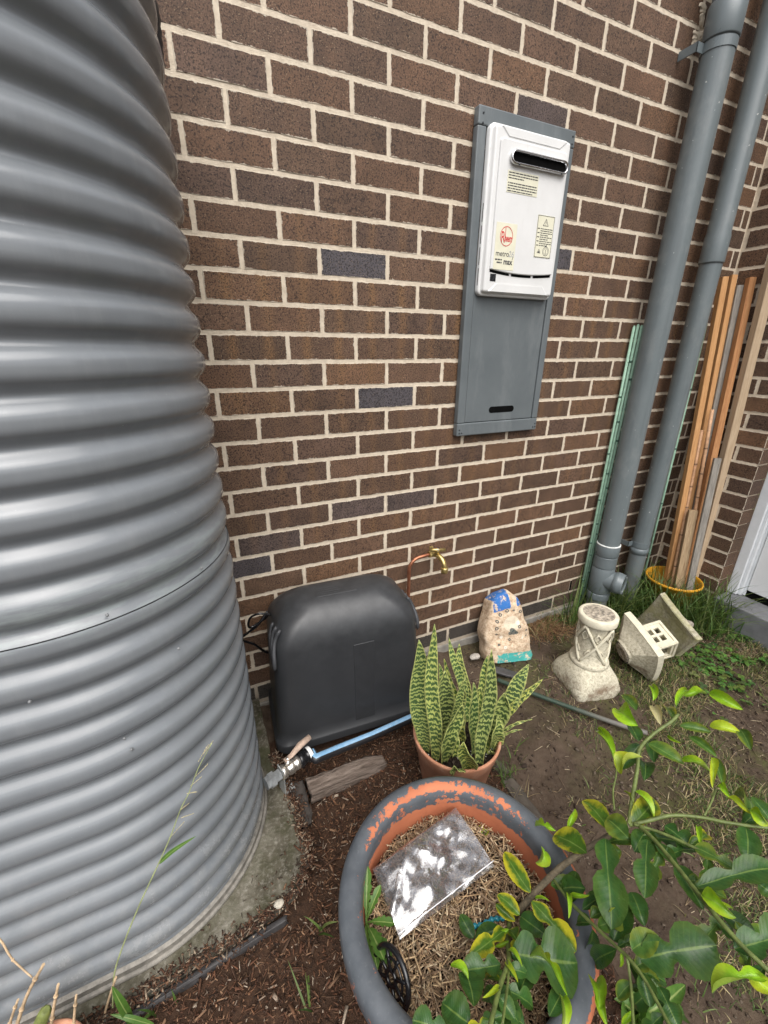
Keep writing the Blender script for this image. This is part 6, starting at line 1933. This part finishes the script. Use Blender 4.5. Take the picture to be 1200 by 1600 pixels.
# dry clippings against the wall
n = 1100; x = 1.46 + rng.normal(0, .085, n); y = np.minimum(-.085 + rng.normal(0, .05, n), -.016)
scatter_boxes('dry_clippings', np.c_[x, y, soil_h(x, y) + rng.uniform(0, .02, n)], np.c_[rng.uniform(.015, .05, n), rng.uniform(.001, .002, n), rng.uniform(.001, .0016, n)], palette(n, [(.20, .11, .05), (.28, .17, .085), (.14, .075, .04)]), m_straw,
              (rng.uniform(0, 6.283, n), rng.normal(0, .3, n), rng.normal(0, .3, n)))
n = 500; x = 2.26 + rng.normal(0, .07, n); y = -.60 + rng.normal(0, .05, n)
scatter_boxes('dry_clippings', np.c_[x, y, soil_h(x, y) + rng.uniform(0, .012, n)], np.c_[rng.uniform(.012, .04, n), rng.uniform(.001, .002, n), rng.uniform(.001, .0016, n)], palette(n, [(.26, .19, .11), (.33, .26, .16), (.18, .12, .07)]), m_straw)
# small tufts by name: in the mulch, behind the pots, at the wall foot
T = [tuft(*at_z(498, 1462, -.03)[:2], 5, .006, .06, .11, .006, .010, GREEN, .9), tuft(*at_z(613, 1462, -.03)[:2], 3, .006, .05, .08, .005, .008, GREEN, .8), tuft(*at_z(486, 1578, -.03)[:2], 4, .006, .07, .11, .004, .007, GREEN, .7),
     tuft(*at_z(785, 1222, -.05)[:2], 26, .022, .05, .11, .002, .0045, GREEN, .5), tuft(*at_z(806, 1190, -.05)[:2], 12, .02, .04, .09, .002, .004, GREEN, .5), tuft(*at_z(250, 1585, -.03)[:2], 5, .02, .04, .07, .005, .009, GREEN, .8),
     tuft(*at_z(812, 1245, -.05)[:2], 14, .02, .05, .09, .001, .002, DRY, .9), tuft(*at_z(845, 995, -.05)[:2], 22, .03, .05, .12, .002, .004, GREEN + DRY, .7), tuft(1.52, -.05, 40, .07, .05, .14, .002, .004, GREEN + DRY, .6)]
blades('grass_tuft', *cat_(T), m_grass, 6, 1.0)
# clover and small broad weeds: three or five round leaflets on each stalk
V, F, Cc = [], [], []
def leaflet(c, nrm, dirv, L, Wd, col):
    o = len(V); n_ = Vector(nrm).normalized(); a = (Vector(dirv) - n_ * Vector(dirv).dot(n_)).normalized(); s_ = a.cross(n_)
    pr = [(0, .08), (.25, .75), (.6, 1.0), (.88, .62), (1, .12)]
    for f, w_ in pr:
        for x in (-1, 0, 1): V.append(tuple(c + a * L * f + s_ * (x * w_ * Wd / 2) + n_ * (abs(x) * w_ * Wd * .14 - .10 * L * f * f)))
    for i in range(4):
        for j in range(2): F.append((o + 3*i + j, o + 3*(i+1) + j, o + 3*(i+1) + j + 1, o + 3*i + j + 1)); Cc.append(col)
n = 5200; x = rng.uniform(1.45, 2.55, n); y = rng.uniform(-1.15, -.35, n)
core = np.exp(-((x - 2.18) / .33) ** 2 - ((y + .70) / .17) ** 2) + .75 * np.exp(-((x - 1.92) / .16) ** 2 - ((y + .60) / .07) ** 2) + .8 * np.exp(-((x - 2.36) / .12) ** 2 - ((y + .62) / .22) ** 2)
k = rng.uniform(0, 1, n) < np.clip(core * (fbm(x * 9, y * 9, 3) - .36) * 3.6, 0, .9) * .55
x, y = x[k], y[k]
Zs = soil_h(x, y)
CG = [(.060, .12, .022), (.085, .155, .030), (.045, .095, .022), (.10, .17, .04)]
for xx, yy_, zz_ in zip(x, y, Zs):
    hgt = random.uniform(.010, .035); c = Vector((xx, yy_, zz_ + hgt)); L = random.uniform(.008, .020); g0 = random.uniform(0, 6.28)
    nr = Vector((random.uniform(-.3, .3), random.uniform(-.3, .3), 1)); col = [q * random.uniform(.75, 1.25) for q in random.choice(CG)]
    for j in range(random.choice((3, 3, 4))):
        g = g0 + 2.09 * j; leaflet(c, nr, Vector((math.cos(g), math.sin(g), 0)), L, L * .95, col)
me = np_mesh('clover', np.array(V), np.array(F), m_grass, cols=np.array(Cc), smooth=True)
ob = bpy.data.objects.new('clover', me); link(ob, kind='stuff')
# dandelion in the big pot
def weed_leaf(t):
    o = t.uv(); q = t.xyz(o); s_ = t.m('ABSOLUTE', t.m('SUBTRACT', t.m('MULTIPLY', q[1], 2), 1))
    c = t.mix(t.ramp(t.noise(t.pos(), 70, 4), [(.3, 0), (.7, 1)]), (.050, .115, .020), (.085, .165, .030))
    c = t.mix(t.ramp(s_, [(.06, .8), (.14, 0)]), c, (.24, .30, .10))
    return c, .42, t.bump(t.noise(t.pos(), 200, 3), .3, .001), .2
m_weed = leafy('weed_leaf', weed_leaf)
zw = ZS + .012
wc = at_z(572, 1441, zw)
weed = thing('dandelion', 'dandelion weed with long toothed leaves growing inside the left rim of the big pot', 'weed', wc)
for i, (tu, tv, wpx, dz) in enumerate(((574, 1353, 18, .05), (595, 1383, 15, .04), (618, 1443, 17, .02), (611, 1508, 27, .015), (572, 1503, 18, .02), (600, 1500, 24, .03), (590, 1515, 18, .01))):
    tp = at_z(tu, tv, zw + dz); L = (tp - wc).length; a = (tp - wc).normalized(); n_ = Vector((0, 0, 1)); n_ = (n_ - a * n_.dot(a)).normalized(); s_ = a.cross(n_)
    dep = (tp - CAM).dot(FWD); wide = wpx / FPX * dep
    V2, UV, F2 = [], [], []; nl = 28
    for k in range(nl + 1):
        f = k / nl; base_w = .12 + .88 * max(0, math.sin(math.pi * min(1, max(0, (f - .12) / .88)) ** 1.35)) ** .8 if f > .12 else .10
        saw = 1 - .42 * (1 - ((f * 6) % 1)) * (1 if .2 < f < .85 else 0)
        w_ = wide / 2 * base_w * saw; w_ = w_ if k < nl else .0008
        c = wc + a * L * f + n_ * (.05 * math.sin(f * 3.1) * L * 3 * .4 - 0)
        for x in (-1, -.4, 0, .4, 1): V2.append(tuple(c + s_ * x * w_ + n_ * (abs(x) * w_ * .35))); UV.append((f, (x + 1) / 2))
    for k in range(nl):
        for j in range(4): F2.append((k*5+j, (k+1)*5+j, (k+1)*5+j+1, k*5+j+1))
    add_leaf(weed, np_mesh('leaf', np.array(V2), np.array(F2), None, smooth=True, uv=np.array(UV)), m_weed)
# seeding grass stalk in front of the tank
m_stalk = simple('grass_stalk', (.30, .34, .15), .6, var=.3, scale=40)
m_seed = simple('grass_seed', (.46, .40, .24), .7, var=.3, scale=90)
gb = at_z(176, 1610, -.03); dS = (gb - CAM).dot(FWD)
stalk = thing('grass_stalk', 'tall thin seeding grass stalk standing in front of the grey tank', 'grass', gb)
GP = [(176, 1590, 0), (178, 1527, .023), (191, 1481, .04), (217, 1416, .064), (247, 1351, .088), (266, 1308, .105), (282, 1265, .121), (295, 1239, .131), (310, 1200, .145), (331, 1161, .16)]
pts = smooth_path([at_d(u, v, dS - d) for u, v, d in GP], 6)
mb = MB(); mb.tube(pts, [.0018 - .0012 * k / len(pts) for k in range(len(pts))], 6); mb.build('stem', m_stalk, stalk)
mb = MB(); rr_ = random.Random(3)
def pt(u, v): 
    f = (1590 - v) / 430; return at_d(u, v, dS - .16 * f)
for (u0, v0_, u1, v1_) in ((266, 1309, 286, 1286), (283, 1278, 300, 1272), (283, 1265, 293, 1257), (292, 1240, 305, 1238), (298, 1228, 314, 1215), (303, 1216, 323, 1196), (310, 1190, 324, 1166), (318, 1178, 331, 1160)):
    a_, b_ = pt(u0, v0_), pt(u1, v1_)
    for k in range(7):
        q = a_.lerp(b_, k / 6); mb.tube([q, q + (b_ - a_).normalized() * .004 + Vector((rr_.uniform(-.001, .001), 0, rr_.uniform(0, .002)))], [.0009, .0003], 5)
    mb.tube([a_, b_], .0004, 4)
mb.build('seed_head', m_seed, stalk)
def flat_leaf(parent, P3, wid, nm='leaf'):
    pts = smooth_path(P3, 8); V2, F2, UV = [], [], []
    for k, p in enumerate(pts):
        f = k / (len(pts) - 1); tn = (pts[min(k+1, len(pts)-1)] - pts[max(k-1, 0)]).normalized(); s_ = tn.cross((CAM - p).normalized()).normalized(); s_ = (s_ + Vector((0, 0, .3))).normalized()
        w_ = wid / 2 * max(.03, math.sin(math.pi * min(.999, .12 + .88 * f) ** .9))
        for x in (-1, 0, 1): V2.append(tuple(p + s_ * x * w_ + Vector((0, 0, .2 * abs(x) * w_)))); UV.append((f, (x + 1) / 2))
    for k in range(len(pts) - 1):
        for j in range(2): F2.append((k*3+j, (k+1)*3+j, (k+1)*3+j+1, k*3+j+1))
    return add_leaf(parent, np_mesh(nm, np.array(V2), np.array(F2), None, smooth=True, uv=np.array(UV)), m_weed)
flat_leaf(stalk, [pt(249, 1349), pt(270, 1330), pt(307, 1306)], .009)
flat_leaf(stalk, [at_d(208, 1600, dS - .01), at_d(190, 1570, dS - .04), at_d(175, 1541, dS - .05)], .019)
flat_leaf(stalk, [at_d(240, 1602, dS - .01), at_d(205, 1592, dS - .03), at_d(172, 1585, dS - .035)], .012)
mb = MB(); mb.tube(smooth_path([at_d(158, 1604, dS), at_d(168, 1568, dS - .02), at_d(181, 1527, dS - .04)], 4), .0026, 6); mb.build('dry_stem', m_drys, stalk)
# long strap of grass over the step and the pale weed at the lower right
lw_ = at_z(995, 1592, -.06)
wd2 = thing('leafy_weed', 'pale green lettuce-like weed on the soil under the citrus at the bottom', 'weed', lw_)
for i, (tu, tv, wpx) in enumerate(((965, 1560, 26), (1010, 1535, 30), (1042, 1560, 28), (1030, 1610, 30), (1075, 1540, 26), (975, 1610, 28), (1000, 1560, 30))):
    tp = at_z(tu, tv, -.02 + .01 * (i % 3)); L = (tp - lw_).length
    me = leaf_mesh(lw_, tp, wpx / FPX * (tp - CAM).dot(FWD), Vector((RT.uniform(-.3, .3), RT.uniform(-.3, .3), 1)), 1, .5, .16, .3, i + 300)
    add_leaf(wd2, me, m_weed)
